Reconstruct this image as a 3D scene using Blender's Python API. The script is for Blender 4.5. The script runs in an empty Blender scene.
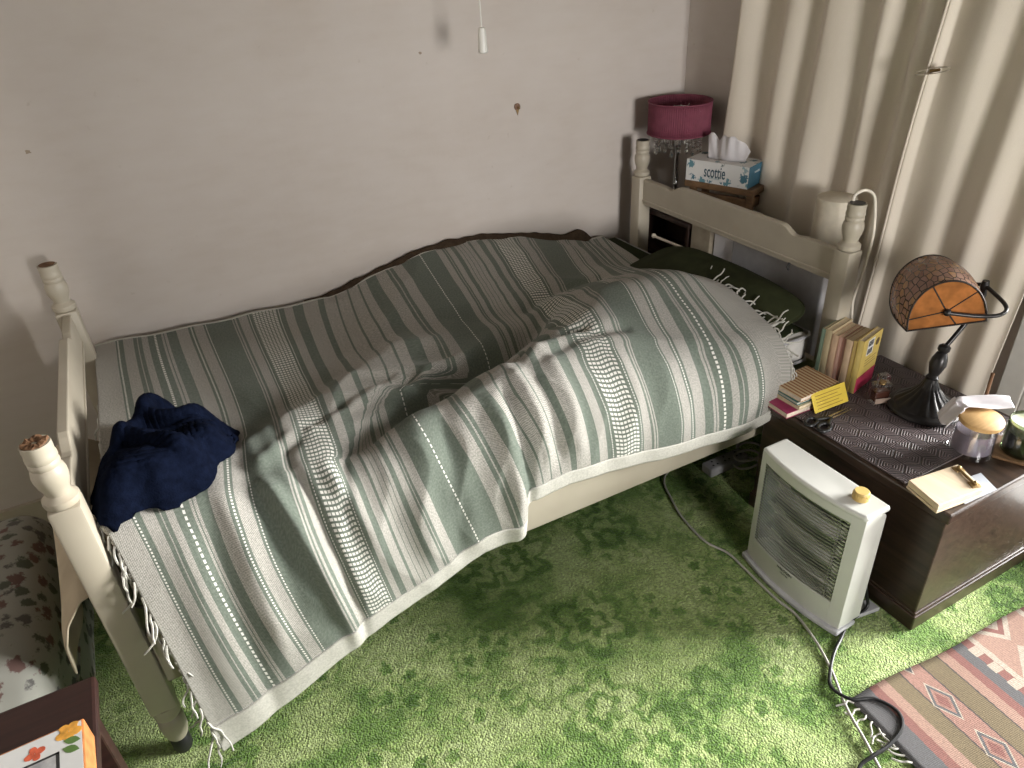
import bpy, bmesh, math, random
import numpy as np
from mathutils import Vector, Matrix, Euler, noise

random.seed(7)
SC = bpy.context.scene
COL = SC.collection
PI = math.pi

# ------------------------------------------------------------------ camera
def make_camera():
    yaw, pitch, roll = -0.4587, -0.5494, 0.0636
    m = (Matrix.Rotation(yaw, 3, 'Z') @ Matrix.Rotation(pitch, 3, 'X') @ Matrix.Rotation(roll, 3, 'Y')
         @ Matrix.Rotation(PI / 2, 3, 'X'))
    cd = bpy.data.cameras.new('camera'); co = bpy.data.objects.new('camera', cd); COL.objects.link(co)
    co.matrix_world = Matrix.Translation((0.2792, -2.3386, 1.5377)) @ m.to_4x4()
    cd.sensor_fit = 'HORIZONTAL'; cd.sensor_width = 36.0; cd.lens = 718.68 / 1024 * 36.0
    cd.clip_start = 0.02
    SC.camera = co
make_camera()

# ------------------------------------------------------------------ world, daylight, exposure
w = bpy.data.worlds.new('sky'); SC.world = w; w.use_nodes = True
w.node_tree.nodes['Background'].inputs[0].default_value = (0.75, 0.87, 1.0, 1)
w.node_tree.nodes['Background'].inputs[1].default_value = 1.0

def area(name, loc, rot, sx, sy, power, color, spread=PI):
    l = bpy.data.lights.new(name, 'AREA'); l.shape = 'RECTANGLE'; l.size = sx; l.size_y = sy
    l.energy = power; l.color = color; l.spread = spread
    o = bpy.data.objects.new(name, l); COL.objects.link(o); o.location = loc; o.rotation_euler = rot
    return o
# daylight entering by the glazed patio door in the right-hand wall
area('patio_daylight', (7.5, -3.75, 2.15), (0, math.radians(84), 0), 2.6, 3.4, 3200, (1.0, 0.985, 0.96))
# daylight for an unseen second window added behind the camera
area('added_rear_daylight', (1.10, -5.0, 1.28), (math.radians(90), 0, 0), 0.75, 0.9, 158, (1.0, 0.97, 0.95))

SC.view_settings.view_transform = 'Standard'
SC.view_settings.look = 'None'
SC.view_settings.gamma = 1.0
SC.view_settings.use_curve_mapping = False
SC.view_settings.exposure = 0.0
try:
    SC.cycles.use_denoising = True
    SC.cycles.max_bounces = 8
    SC.cycles.diffuse_bounces = 5
except Exception:
    pass

# ------------------------------------------------------------------ mesh helpers
ORG = {}
def org(o):
    return ORG.get(o.name, Matrix.Identity(4)) if o is not None else Matrix.Identity(4)

def thing(name, label, cat, loc=(0, 0, 0), rz=0.0, group=None):
    o = bpy.data.objects.new(name, None); COL.objects.link(o)
    o.empty_display_size = 0.05
    o.location = loc; o.rotation_euler = (0, 0, rz)
    ORG[o.name] = Matrix.Translation(loc) @ Matrix.Rotation(rz, 4, 'Z')
    return tag(o, label, cat, group)

def tag(o, label, cat, group=None):
    o['label'] = label; o['category'] = cat
    if group: o['group'] = group
    return o

class G:
    """collects geometry (world coordinates) for ONE mesh object"""
    def __init__(s): s.v = []; s.f = []; s.uv = []; s.m = []; s.mi = 0
    def add(s, vs, fs, uvs=None):
        b = len(s.v); s.v += [tuple(v) for v in vs]
        for k, f in enumerate(fs):
            s.f.append(tuple(b + i for i in f)); s.m.append(s.mi)
            s.uv.append(uvs[k] if uvs else [(0, 0)] * len(f))
        return s
    def bm(s, b, M=None):
        b.verts.ensure_lookup_table(); b.verts.index_update()
        s.add([(M @ v.co if M else v.co) for v in b.verts], [[v.index for v in f.verts] for f in b.faces]); b.free()
        return s
    def box(s, lo, hi, bev=0.0, M=None, seg=2):
        b = bmesh.new(); bmesh.ops.create_cube(b, size=1)
        c = [(lo[i] + hi[i]) / 2 for i in range(3)]; d = [max(1e-5, hi[i] - lo[i]) for i in range(3)]
        for v in b.verts: v.co = Vector((c[i] + v.co[i] * d[i] for i in range(3)))
        if bev > 0:
            bmesh.ops.bevel(b, geom=b.edges[:], offset=min(bev, min(d) * 0.45), segments=seg, affect='EDGES', profile=0.5)
        return s.bm(b, M)
    def lathe(s, prof, M=None, n=28, a0=0, a1=2 * PI):
        full = abs(a1 - a0 - 2 * PI) < 1e-6; vs = []; fs = []
        N = n if full else n + 1
        for r, z in prof:
            for k in range(N):
                a = a0 + (a1 - a0) * k / n; vs.append(Vector((r * math.cos(a), r * math.sin(a), z)))
        for i in range(len(prof) - 1):
            for k in range(n):
                k2 = (k + 1) % N if full else k + 1
                fs.append((i * N + k, i * N + k2, (i + 1) * N + k2, (i + 1) * N + k))
        if full:
            if prof[0][0] > 1e-4: fs.append(tuple(range(N))[::-1])
            if prof[-1][0] > 1e-4: fs.append(tuple((len(prof) - 1) * N + k for k in range(N)))
        return s.add([(M @ v if M else v) for v in vs], fs)
    def tube(s, pts, r, n=8, closed=False, cap=True):
        P = [Vector(p) for p in pts]; rr = r if isinstance(r, (list, tuple)) else [r] * len(P)
        vs = []; fs = []; L = len(P); up = None
        for i, p in enumerate(P):
            a = P[(i - 1) % L] if (closed or i > 0) else p; b = P[(i + 1) % L] if (closed or i < L - 1) else p
            t = (b - a); t = t.normalized() if t.length > 1e-9 else Vector((0, 0, 1))
            if up is None:
                up = Vector((0, 0, 1)) if abs(t.z) < 0.9 else Vector((1, 0, 0))
            u = (up - t * up.dot(t)); u = u.normalized() if u.length > 1e-6 else t.orthogonal().normalized()
            up = u; w_ = t.cross(u)
            for k in range(n):
                q = 2 * PI * k / n; vs.append(p + (u * math.cos(q) + w_ * math.sin(q)) * rr[i])
        for i in range(L if closed else L - 1):
            j = (i + 1) % L
            for k in range(n):
                k2 = (k + 1) % n; fs.append((i * n + k, i * n + k2, j * n + k2, j * n + k))
        if cap and not closed:
            fs.append(tuple(range(n))[::-1]); fs.append(tuple((L - 1) * n + k for k in range(n)))
        return s.add(vs, fs)
    def prism(s, outline, axis_vec, M=None):
        n = len(outline); A = [Vector(p) for p in outline]; B = [p + Vector(axis_vec) for p in A]
        vs = A + B
        fs = [tuple(range(n))[::-1], tuple(range(n, 2 * n))] + [(i, (i + 1) % n, n + (i + 1) % n, n + i) for i in range(n)]
        return s.add([(M @ v if M else v) for v in vs], fs)
    def grid(s, fn, nu, nv, uvfn=None, closed_u=False):
        vs = []; fs = []; uvs = []
        for i in range(nu + (0 if closed_u else 1)):
            for j in range(nv + 1): vs.append(fn(i / nu, j / nv))
        for i in range(nu):
            i2 = (i + 1) % nu if closed_u else i + 1
            for j in range(nv):
                fs.append((i * (nv + 1) + j, i2 * (nv + 1) + j, i2 * (nv + 1) + j + 1, i * (nv + 1) + j + 1))
                uvs.append([(i / nu, j / nv), ((i + 1) / nu, j / nv), ((i + 1) / nu, (j + 1) / nv), (i / nu, (j + 1) / nv)])
        return s.add(vs, fs, uvs)
    def sphere(s, c, r, n=12, sq=(1, 1, 1)):
        b = bmesh.new(); bmesh.ops.create_uvsphere(b, u_segments=n, v_segments=max(6, n // 2 + 2), radius=r)
        for v in b.verts: v.co = Vector((c[i] + v.co[i] * sq[i] for i in range(3)))
        return s.bm(b)
    def build(s, name, mat, parent=None, smooth=False, solid=0.0, sub=0, label=None, weld=True, offset=-1.0):
        me = bpy.data.meshes.new(name); inv = org(parent).inverted()
        me.from_pydata([inv @ Vector(v) for v in s.v], [], s.f)
        uvl = me.uv_layers.new(name='UVMap')
        flat = [c for u in s.uv for p in u for c in p]
        if len(flat) == 2 * len(me.loops): uvl.data.foreach_set('uv', flat)
        mats = mat if isinstance(mat, (list, tuple)) else [mat]
        for m in mats: me.materials.append(m)
        if len(mats) > 1: me.polygons.foreach_set('material_index', s.m)
        b = bmesh.new(); b.from_mesh(me)
        if weld: bmesh.ops.remove_doubles(b, verts=b.verts, dist=1e-6)
        bmesh.ops.recalc_face_normals(b, faces=b.faces); b.to_mesh(me); b.free()
        if smooth:
            me.polygons.foreach_set('use_smooth', [True] * len(me.polygons))
            if smooth != 'all': me.set_sharp_from_angle(angle=math.radians(smooth if smooth is not True else 40))
        me.update()
        o = bpy.data.objects.new(name, me); COL.objects.link(o)
        if parent is not None:
            o.parent = parent; ORG[o.name] = org(parent)
        if solid:
            md = o.modifiers.new('thickness', 'SOLIDIFY'); md.thickness = solid; md.offset = offset
        if sub:
            md = o.modifiers.new('smooth', 'SUBSURF'); md.levels = sub; md.render_levels = sub
        if label: o['label'] = label
        return o

def struct(o):
    o['kind'] = 'structure'; return o

def text_mesh(name, body, size, M, mat, parent, depth=0.0004, align='CENTER', bold=0.0):
    cu = bpy.data.curves.new(name + '_curve', 'FONT'); cu.body = body; cu.size = size
    cu.align_x = align; cu.align_y = 'CENTER'; cu.extrude = depth; cu.offset = bold
    t = bpy.data.objects.new(name + '_tmp', cu); COL.objects.link(t)
    dg = bpy.context.evaluated_depsgraph_get(); me = bpy.data.meshes.new_from_object(t.evaluated_get(dg))
    bpy.data.objects.remove(t); bpy.data.curves.remove(cu)
    me.name = name; me.transform(org(parent).inverted() @ M); me.materials.clear(); me.materials.append(mat)
    o = bpy.data.objects.new(name, me); COL.objects.link(o); o.parent = parent; ORG[o.name] = org(parent)
    return o

def frame(origin, xdir, ydir):
    """matrix whose local x, y follow the given directions"""
    x = Vector(xdir).normalized(); y = Vector(ydir); y = (y - x * y.dot(x)).normalized(); z = x.cross(y)
    m = Matrix((x, y, z)).transposed().to_4x4(); m.translation = Vector(origin); return m

def cr(pts, n=8, closed=False):
    """Catmull-Rom through the points"""
    P = [Vector(p) for p in pts]; L = len(P); out = []
    for i in range(L if closed else L - 1):
        p0 = P[(i - 1) % L] if (closed or i > 0) else P[i]; p1 = P[i]; p2 = P[(i + 1) % L]
        p3 = P[(i + 2) % L] if (closed or i + 2 < L) else P[i + 1]
        for k in range(n):
            t = k / n
            out.append(0.5 * ((2 * p1) + (p2 - p0) * t + (2 * p0 - 5 * p1 + 4 * p2 - p3) * t * t + (3 * p1 - p0 - 3 * p2 + p3) * t ** 3))
    if not closed: out.append(P[-1])
    return out

# ------------------------------------------------------------------ material helpers
def srgb(r, g, b):
    f = lambda c: (c / 255 / 12.92) if c / 255 <= 0.04045 else ((c / 255 + 0.055) / 1.055) ** 2.4
    return (f(r), f(g), f(b), 1.0)

class NT:
    def __init__(s, name):
        s.m = bpy.data.materials.new(name); s.m.use_nodes = True; s.t = s.m.node_tree; s.t.nodes.clear()
        s.out = s.t.nodes.new('ShaderNodeOutputMaterial')
    def n(s, typ, props=None, **inp):
        nd = s.t.nodes.new('ShaderNode' + typ)
        for k, v in (props or {}).items(): setattr(nd, k, v)
        for k, v in inp.items():
            key = int(k[1:]) if k[0] == '_' and k[1:].isdigit() else k.replace('_', ' ')
            s.set(nd.inputs[key], v)
        return nd
    def set(s, sock, v):
        if isinstance(v, bpy.types.NodeSocket): s.t.links.new(v, sock)
        elif isinstance(v, bpy.types.Node): s.t.links.new(v.outputs[0], sock)
        else: sock.default_value = v
    def math(s, op, a, b=0.0, c=0.0, clamp=False):
        nd = s.n('Math', {'operation': op, 'use_clamp': clamp}, _0=a, _1=b)
        if op in ('MULTIPLY_ADD', 'SMOOTH_MIN', 'COMPARE', 'WRAP'): s.set(nd.inputs[2], c)
        return nd.outputs[0]
    def mix(s, f, a, b, mode='MIX'):
        nd = s.n('Mix', {'data_type': 'RGBA', 'blend_type': mode})
        s.set(nd.inputs[0], f); s.set(nd.inputs[6], a); s.set(nd.inputs[7], b); return nd.outputs[2]
    def ramp(s, fac, stops, interp='LINEAR'):
        nd = s.n('ValToRGB', None, Fac=fac); cr_ = nd.color_ramp; cr_.interpolation = interp
        while len(cr_.elements) > len(stops): cr_.elements.remove(cr_.elements[-1])
        while len(cr_.elements) < len(stops): cr_.elements.new(1.0)
        for e, (p, c) in zip(cr_.elements, stops):
            e.position = p; e.color = c if len(c) == 4 else (*c, 1)
        return nd.outputs[0]
    def noise(s, vec, scale, detail=2, rough=0.5, dist=0.0):
        nd = s.n('TexNoise', None, Scale=scale, Detail=detail, Roughness=rough, Distortion=dist)
        if vec is not None: s.set(nd.inputs['Vector'], vec)
        return nd.outputs['Fac']
    def mapping(s, vec, scale=(1, 1, 1), rot=(0, 0, 0), loc=(0, 0, 0)):
        return s.n('Mapping', None, Vector=vec, Scale=scale, Rotation=rot, Location=loc).outputs[0]
    def obj(s): return s.n('TexCoord').outputs['Object']
    def uv(s): return s.n('TexCoord').outputs['UV']
    def pos(s): return s.n('NewGeometry').outputs['Position']
    def sep(s, v): return s.n('SeparateXYZ', None, Vector=v).outputs
    def bump(s, h, strength=0.3, dist=0.002):
        return s.n('Bump', None, Height=h, Strength=strength, Distance=dist).outputs[0]
    def bsdf(s, color, rough=0.6, normal=None, metal=0.0, **k):
        b = s.n('BsdfPrincipled', None, Base_Color=color, Roughness=rough, Metallic=metal)
        for kk, v in k.items(): s.set(b.inputs[kk.replace('_', ' ')], v)
        if normal is not None: s.set(b.inputs['Normal'], normal)
        s.t.links.new(b.outputs[0], s.out.inputs[0]); return b

MATS = {}
def plain(name, c, rough=0.5, metal=0.0, var=0.12, scale=30.0, bump=0.0, spec=0.4, **k):
    """a material with a slight procedural variation of tone"""
    if name in MATS: return MATS[name]
    t = NT(name); v = t.noise(t.obj(), scale, 3)
    lo = tuple(x * (1 - var) for x in c[:3]) + (1,); hi = tuple(min(1, x * (1 + var)) for x in c[:3]) + (1,)
    col = t.ramp(v, [(0.3, lo), (0.7, hi)])
    nm = t.bump(t.noise(t.obj(), scale * 4, 3), bump, 0.002) if bump else None
    t.bsdf(col, rough, nm, metal, Specular_IOR_Level=spec, **k)
    MATS[name] = t.m; return t.m
# ------------------------------------------------------------------ materials
def mat_carpet():
    t = NT('green_carpet'); p = t.pos()
    def flower(scale, seed, petals, loc):
        q = t.mapping(p, (scale,) * 3, (0, 0, 0.5), loc)
        wob = t.n('TexNoise', None, Vector=q, Scale=2.2, Detail=2)
        q2 = t.n('VectorMath', {'operation': 'MULTIPLY_ADD'}, _0=wob.outputs['Color'], _1=(0.22, 0.22, 0), _2=q).outputs[0]
        flat = t.n('VectorMath', {'operation': 'MULTIPLY'}, _0=q2, _1=(1, 1, 0)).outputs[0]
        vo = t.n('TexVoronoi', {'voronoi_dimensions': '2D'}, Vector=flat, Scale=1.0, Randomness=0.75)
        d = t.n('VectorMath', {'operation': 'SUBTRACT'}, _0=flat, _1=vo.outputs['Position']).outputs[0]
        s = t.sep(d); ang = t.math('ARCTAN2', s[1], s[0])
        r = vo.outputs['Distance']
        rr = t.sep(vo.outputs['Color'])[0]
        pet = t.math('ABSOLUTE', t.math('COSINE', t.math('ADD', t.math('MULTIPLY', ang, petals / 2), t.math('MULTIPLY', rr, 6.0))))
        edge = t.math('MULTIPLY_ADD', pet, 0.16, 0.26)
        rel = t.math('DIVIDE', r, edge)
        return rel, rr
    r1, c1 = flower(4.6, 0, 6, (0.2, 0.1, 0)); r2, c2 = flower(8.5, 1, 5, (3.3, 1.7, 0))
    soft = t.noise(p, 26, 2)
    a = t.math('ADD', r1, t.math('MULTIPLY', t.math('SUBTRACT', soft, 0.5), 0.5))
    b = t.math('ADD', r2, t.math('MULTIPLY', t.math('SUBTRACT', soft, 0.5), 0.5))
    f1 = t.ramp(a, [(0.0, (.8,) * 3), (0.24, (.8,) * 3), (0.3, (.1,) * 3), (0.46, (.1,) * 3), (0.54, (.85,) * 3), (0.9, (.75,) * 3), (1.0, (.25,) * 3), (1.28, (.2,) * 3), (1.4, (.7,) * 3)]) if False else \
        t.ramp(t.math('MULTIPLY', a, 0.6), [(0.0, (.75,) * 3), (0.13, (.75,) * 3), (0.17, (.1,) * 3), (0.30, (.15,) * 3), (0.35, (.8,) * 3), (0.54, (.75,) * 3), (0.60, (.18,) * 3), (0.74, (.25,) * 3), (0.82, (.72,) * 3)])
    f2 = t.ramp(t.math('MULTIPLY', b, 0.6), [(0.0, (.1,) * 3), (0.20, (.15,) * 3), (0.27, (.85,) * 3), (0.5, (.8,) * 3), (0.57, (.35,) * 3), (0.68, (.6,) * 3), (0.75, (.7,) * 3)])
    sel = t.ramp(t.noise(t.mapping(p, (1, 1, 1), (0, 0, 0), (5, 2, 0)), 2.6, 1), [(0.42, (0, 0, 0)), (0.56, (1, 1, 1))])
    f = t.mix(sel, f1, f2)
    f = t.mix(0.45, f, t.ramp(t.noise(p, 6, 3, 0.6), [(0.38, (.05,) * 3), (0.62, (.95,) * 3)]))
    col = t.ramp(f, [(0.12, (0.075, 0.155, 0.025)), (0.42, (0.155, 0.27, 0.06)), (0.64, (0.33, 0.435, 0.15)), (0.88, (0.45, 0.55, 0.235))])
    tuft = t.n('TexVoronoi', {'voronoi_dimensions': '3D'}, Vector=p, Scale=210.0, Randomness=1.0)
    tn = t.noise(p, 320, 2, 0.7)
    tone = t.math('MULTIPLY_ADD', t.sep(tuft.outputs['Color'])[0], 0.55, 0.66)
    col = t.mix(1.0, col, t.n('CombineColor', None, Red=tone, Green=tone, Blue=tone).outputs[0], 'MULTIPLY')
    h = t.math('ADD', t.math('MULTIPLY', tuft.outputs['Distance'], -1.2), t.math('ADD', t.math('MULTIPLY', tn, 0.9), t.math('MULTIPLY', t.noise(p, 60, 3), 0.9)))
    t.bsdf(col, 0.95, t.bump(h, 0.9, 0.006), Specular_IOR_Level=0.1, Sheen_Weight=0.15)
    return t.m

def mat_wall():
    t = NT('aged_plaster'); p = t.pos()
    a = t.noise(p, 2.2, 4, 0.55); b = t.noise(t.mapping(p, (1, 1, 3)), 9, 3)
    col = t.ramp(t.math('ADD', t.math('MULTIPLY', a, 0.65), t.math('MULTIPLY', b, 0.35)),
                 [(0.3, (0.49, 0.435, 0.385)), (0.5, (0.53, 0.48, 0.435)), (0.7, (0.555, 0.51, 0.47))])
    col = t.mix(t.ramp(t.noise(t.mapping(p, (1, 1, 1), (0, 0, 0), (9, 3, 1)), 38, 2), [(0.70, (0, 0, 0)), (0.8, (.35,) * 3)]), col, (0.36, 0.30, 0.24, 1))
    t.bsdf(col, 0.85, t.bump(t.noise(p, 55, 4), 0.12, 0.003), Specular_IOR_Level=0.2)
    return t.m

def mat_curtain():
    t = NT('cream_curtain_cloth'); p = t.pos()
    wv = t.noise(t.mapping(p, (900, 900, 250)), 1.0, 2)
    col = t.ramp(t.noise(t.mapping(p, (3, 3, 0.6)), 3, 3), [(0.3, (0.64, 0.575, 0.48)), (0.7, (0.71, 0.65, 0.56))])
    col = t.mix(0.25, col, t.ramp(wv, [(0.3, (0.56, 0.50, 0.40)), (0.7, (0.72, 0.65, 0.54))]))
    t.bsdf(col, 0.8, t.bump(wv, 0.15, 0.001), Sheen_Weight=0.15, Specular_IOR_Level=0.2)
    return t.m

GREEN = (0.150, 0.185, 0.150, 1); CREAM = (0.43, 0.40, 0.345, 1); WHITE = (0.64, 0.62, 0.57, 1)
def mat_blanket():
    """sage and cream stripes across the bed; U = metres along the bed, V = metres across it"""
    t = NT('woven_stripes'); uv = t.uv(); u, v, _ = t.sep(uv)
    m = t.math('SUBTRACT', 0.925, t.math('ABSOLUTE', t.math('SUBTRACT', u, 0.925)))
    g, c, d, k, e = (0, 0, 0), (1, 0, 0), (0, 1, 0), (0, 0, 1), (0, .5, 0)
    A = [(0, c), (.058, g), (.0620, e), (.0652, g), (.078, c), (.104, g), (.113, c), (.116, g), (.126, c), (.141, g), (.158, d), (.163, g), (.176, c),
         (.181, g), (.184, c), (.190, g), (.216, c), (.248, g), (.2545, e), (.2577, g), (.264, c), (.292, g), (.2962, e), (.2995, g)]
    B = [(.34, g), (.387, c), (.391, g), (.396, c), (.402, g), (.411, c), (.443, g), (.4485, e), (.4517, g), (.461, k), (.549, g), (.5553, e), (.5585, g),
         (.575, c), (.602, g), (.628, c), (.664, g), (.676, c), (.698, g), (.701, c), (.718, g), (.721, c)]
    C = [(.73, c), (.738, g), (.741, c), (.755, g), (.776, c), (.800, g), (.808, c), (.811, g), (.820, c), (.850, g), (.9225, d), (.9275, g)]
    def part(a, b, st):
        return t.ramp(t.math('DIVIDE', t.math('SUBTRACT', m, a), b - a, clamp=True), [(max(0, (x - a) / (b - a)), c_) for x, c_ in st], 'CONSTANT')
    r1 = part(0, .34, A); r2 = part(.34, .73, B); r3 = part(.73, .93, C)
    r = t.mix(t.math('GREATER_THAN', m, 0.34), r1, r2); r = t.mix(t.math('GREATER_THAN', m, 0.73), r, r3)
    s = t.n('SeparateColor', None, Color=r).outputs
    fr = lambda x, per: t.math('FRACT', t.math('DIVIDE', x, per))
    dot = t.math('LESS_THAN', fr(v, 0.0135), 0.62)
    chk = t.math('MULTIPLY', t.math('LESS_THAN', fr(v, 0.0125), 0.56), t.math('LESS_THAN', fr(t.math('SUBTRACT', u, 0.003), 0.0125), 0.74))
    wa = t.math('SINE', t.math('MULTIPLY', u, 1450)); wb = t.math('SINE', t.math('MULTIPLY', v, 1450))
    weave = t.math('MULTIPLY_ADD', t.math('MULTIPLY', wa, wb), 0.5, 0.5)
    speck = t.math('MULTIPLY_ADD', t.noise(uv, 260, 1), 0.55, t.math('MULTIPLY', weave, 0.45))
    cream = t.mix(t.ramp(speck, [(0.36, (0, 0, 0)), (0.62, (1, 1, 1))]), (0.18, 0.176, 0.157, 1), (0.43, 0.41, 0.368, 1))
    grn = t.mix(t.ramp(t.noise(uv, 170, 2), [(0.35, (0, 0, 0)), (0.7, (1, 1, 1))]), (0.104, 0.124, 0.101, 1), (0.155, 0.176, 0.146, 1))
    hem = t.math('GREATER_THAN', v, 9.0)
    col = t.mix(s[0], grn, cream)
    big = t.math('MULTIPLY', t.math('GREATER_THAN', s[1], 0.75), dot)
    small = t.math('MULTIPLY', t.math('COMPARE', s[1], 0.5, 0.2), t.math('LESS_THAN', fr(v, 0.0075), 0.55))
    col = t.mix(t.math('MAXIMUM', big, small), col, WHITE)
    col = t.mix(t.math('MULTIPLY', s[2], chk), col, WHITE)
    hgt = t.math('ADD', t.math('MULTIPLY', weave, 0.5), t.math('ADD', t.math('MULTIPLY', s[0], 0.7), t.math('MULTIPLY', t.noise(uv, 45, 3), 1.4)))
    t.bsdf(col, 0.92, t.bump(hgt, 0.42, 0.002), Sheen_Weight=0.1, Specular_IOR_Level=0.12)
    return t.m

def mat_hem():
    t = NT('cream_hem'); uv = t.obj()
    t.bsdf(t.ramp(t.noise(uv, 220, 2), [(0.3, (0.38, 0.37, 0.33)), (0.7, (0.50, 0.485, 0.435))]), 0.9, t.bump(t.noise(uv, 300, 2), 0.3, 0.001), Specular_IOR_Level=0.1)
    return t.m

def mat_painted_wood():
    t = NT('cream_painted_wood'); p = t.obj()
    n1 = t.noise(p, 14, 4, 0.6)
    col = t.ramp(t.noise(p, 6, 3), [(0.3, (0.355, 0.315, 0.245)), (0.7, (0.42, 0.378, 0.30))])
    col = t.mix(t.ramp(n1, [(0.62, (0, 0, 0)), (0.75, (.35,) * 3)]), col, (0.40, 0.32, 0.22, 1))
    t.bsdf(col, 0.42, t.bump(n1, 0.08, 0.002), Specular_IOR_Level=0.4)
    return t.m

def mat_wood(name, lo, hi, rough=0.35, scale=(2, 26, 26), spec=0.5, bump=0.08):
    t = NT(name); p = t.mapping(t.obj(), scale)
    n1 = t.noise(p, 2.2, 5, 0.6, 0.6)
    t.bsdf(t.ramp(n1, [(0.3, lo), (0.72, hi)]), rough, t.bump(n1, bump, 0.002), Specular_IOR_Level=spec)
    return t.m

def mat_mat():
    """dark woven table mat of concentric hexagons"""
    t = NT('woven_black_mat'); p = t.mapping(t.obj(), (1, 1, 0))
    P = 0.062
    def hexd(off):
        q = t.n('VectorMath', {'operation': 'ADD'}, _0=p, _1=off).outputs[0]
        s = t.sep(q)
        x = t.math('SUBTRACT', t.math('FRACT', t.math('DIVIDE', s[0], P)), 0.5)
        y = t.math('MULTIPLY', t.math('SUBTRACT', t.math('FRACT', t.math('DIVIDE', s[1], P * 1.732)), 0.5), 1.732)
        ax = t.math('ABSOLUTE', x); ay = t.math('ABSOLUTE', y)
        return t.math('MAXIMUM', ax, t.math('ADD', t.math('MULTIPLY', ax, 0.5), t.math('MULTIPLY', ay, 0.866)))
    h = t.math('MINIMUM', hexd((0, 0, 0)), hexd((P / 2, P * 0.866, 0)))
    ring = t.math('SINE', t.math('MULTIPLY', h, 62))
    col = t.ramp(t.math('MULTIPLY_ADD', ring, 0.5, 0.5), [(0.3, (0.012, 0.009, 0.010)), (0.62, (0.155, 0.118, 0.118))])
    col = t.mix(0.3, col, t.ramp(t.noise(p, 420, 1), [(0.35, (0.02, 0.015, 0.016)), (0.65, (0.13, 0.10, 0.10))]))
    t.bsdf(col, 0.55, t.bump(ring, 0.5, 0.002), Specular_IOR_Level=0.4)
    return t.m

def mat_kilim():
    """object x runs across the stripes from the fringe, y along them"""
    t = NT('kilim_weave'); p = t.obj(); x, y, z = t.sep(p)
    wob = t.math('MULTIPLY', t.math('SUBTRACT', t.noise(t.mapping(p, (90, 90, 90)), 1.0, 2), 0.5), 0.005)
    xx = t.math('ADD', x, wob)
    blue = (0.105, 0.118, 0.140); red = (0.30, 0.105, 0.095); peach = (0.50, 0.30, 0.235); olive = (0.215, 0.165, 0.085); pink = (0.46, 0.24, 0.195); cream = (0.62, 0.54, 0.44); dk = (0.05, 0.045, 0.05)
    st = [(0, blue), (.058, red), (.082, peach), (.108, olive), (.150, dk), (.153, pink), (.212, dk), (.215, olive), (.268, dk), (.271, peach), (.298, red), (.322, blue), (.352, red), (.378, cream), (.392, peach), (.56, cream), (.575, red), (.60, blue), (.63, olive), (.68, peach), (.72, red)]
    base = t.ramp(xx, st, 'CONSTANT')
    def diamonds(cx, per, half, stretch, off, cols):
        yy = t.math('SUBTRACT', t.math('FRACT', t.math('DIVIDE', t.math('ADD', y, off), per)), 0.5)
        d = t.math('ADD', t.math('DIVIDE', t.math('ABSOLUTE', t.math('SUBTRACT', x, cx)), half), t.math('MULTIPLY', t.math('ABSOLUTE', yy), stretch))
        d = t.math('DIVIDE', t.math('FLOOR', t.math('MULTIPLY', d, 9)), 9)
        return d
    def over(base, d, x0, x1, stops):
        inside = t.math('MULTIPLY', t.math('GREATER_THAN', x, x0), t.math('LESS_THAN', x, x1))
        c = t.ramp(d, stops, 'CONSTANT'); msk = t.math('MULTIPLY', inside, t.math('LESS_THAN', d, 0.93))
        return t.mix(msk, base, c)
    d1 = diamonds(.1825, .13, .030, 2.4, 0.03, None)
    base = over(base, d1, .153, .212, [(0, red), (.34, pink), (.62, blue), (.8, cream)])
    d2 = diamonds(.47, .17, .085, 2.2, 0.06, None)
    base = over(base, d2, .392, .56, [(0, red), (.3, cream), (.45, red), (.7, cream)])
    zig = t.math('LESS_THAN', t.math('FRACT', t.math('DIVIDE', y, 0.05)), 0.5)
    inz = t.math('MULTIPLY', t.math('GREATER_THAN', x, .352), t.math('LESS_THAN', x, .378))
    base = t.mix(t.math('MULTIPLY', inz, zig), base, (*cream, 1))
    rib = t.math('SINE', t.math('MULTIPLY', y, 1800))
    nz = t.noise(p, 260, 2)
    base = t.mix(0.5, base, t.ramp(nz, [(0.3, (.3,) * 3), (0.7, (1.0,) * 3)]), 'MULTIPLY')
    base = t.mix(0.18, base, (0.5, 0.43, 0.36, 1))
    base = t.mix(1.0, base, (0.80, 0.80, 0.80, 1), 'MULTIPLY')
    t.bsdf(base, 0.95, t.bump(t.math('ADD', rib, t.math('MULTIPLY', nz, 2)), 0.35, 0.001), Specular_IOR_Level=0.1)
    return t.m

def mat_floral():
    t = NT('faded_floral_cotton'); p = t.obj()
    v = t.n('TexVoronoi', None, Vector=p, Scale=27.0, Randomness=0.95)
    n1 = t.noise(p, 60, 3, 0.7)
    r = t.math('ADD', v.outputs['Distance'], t.math('MULTIPLY', t.math('SUBTRACT', n1, 0.5), 0.9))
    c = t.sep(v.outputs['Color'])
    petal = t.ramp(c[0], [(0, (0.09, 0.03, 0.025)), (0.4, (0.035, 0.045, 0.025)), (0.7, (0.05, 0.045, 0.045))], 'CONSTANT')
    base = t.ramp(t.noise(p, 5, 2), [(0.3, (0.22, 0.22, 0.19)), (0.7, (0.29, 0.285, 0.25))])
    col = t.mix(t.ramp(r, [(0.34, (.85,) * 3), (0.46, (0, 0, 0))]), base, petal)
    t.bsdf(col, 0.85, t.bump(t.noise(p, 25, 3), 0.2, 0.004)); return t.m

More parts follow.
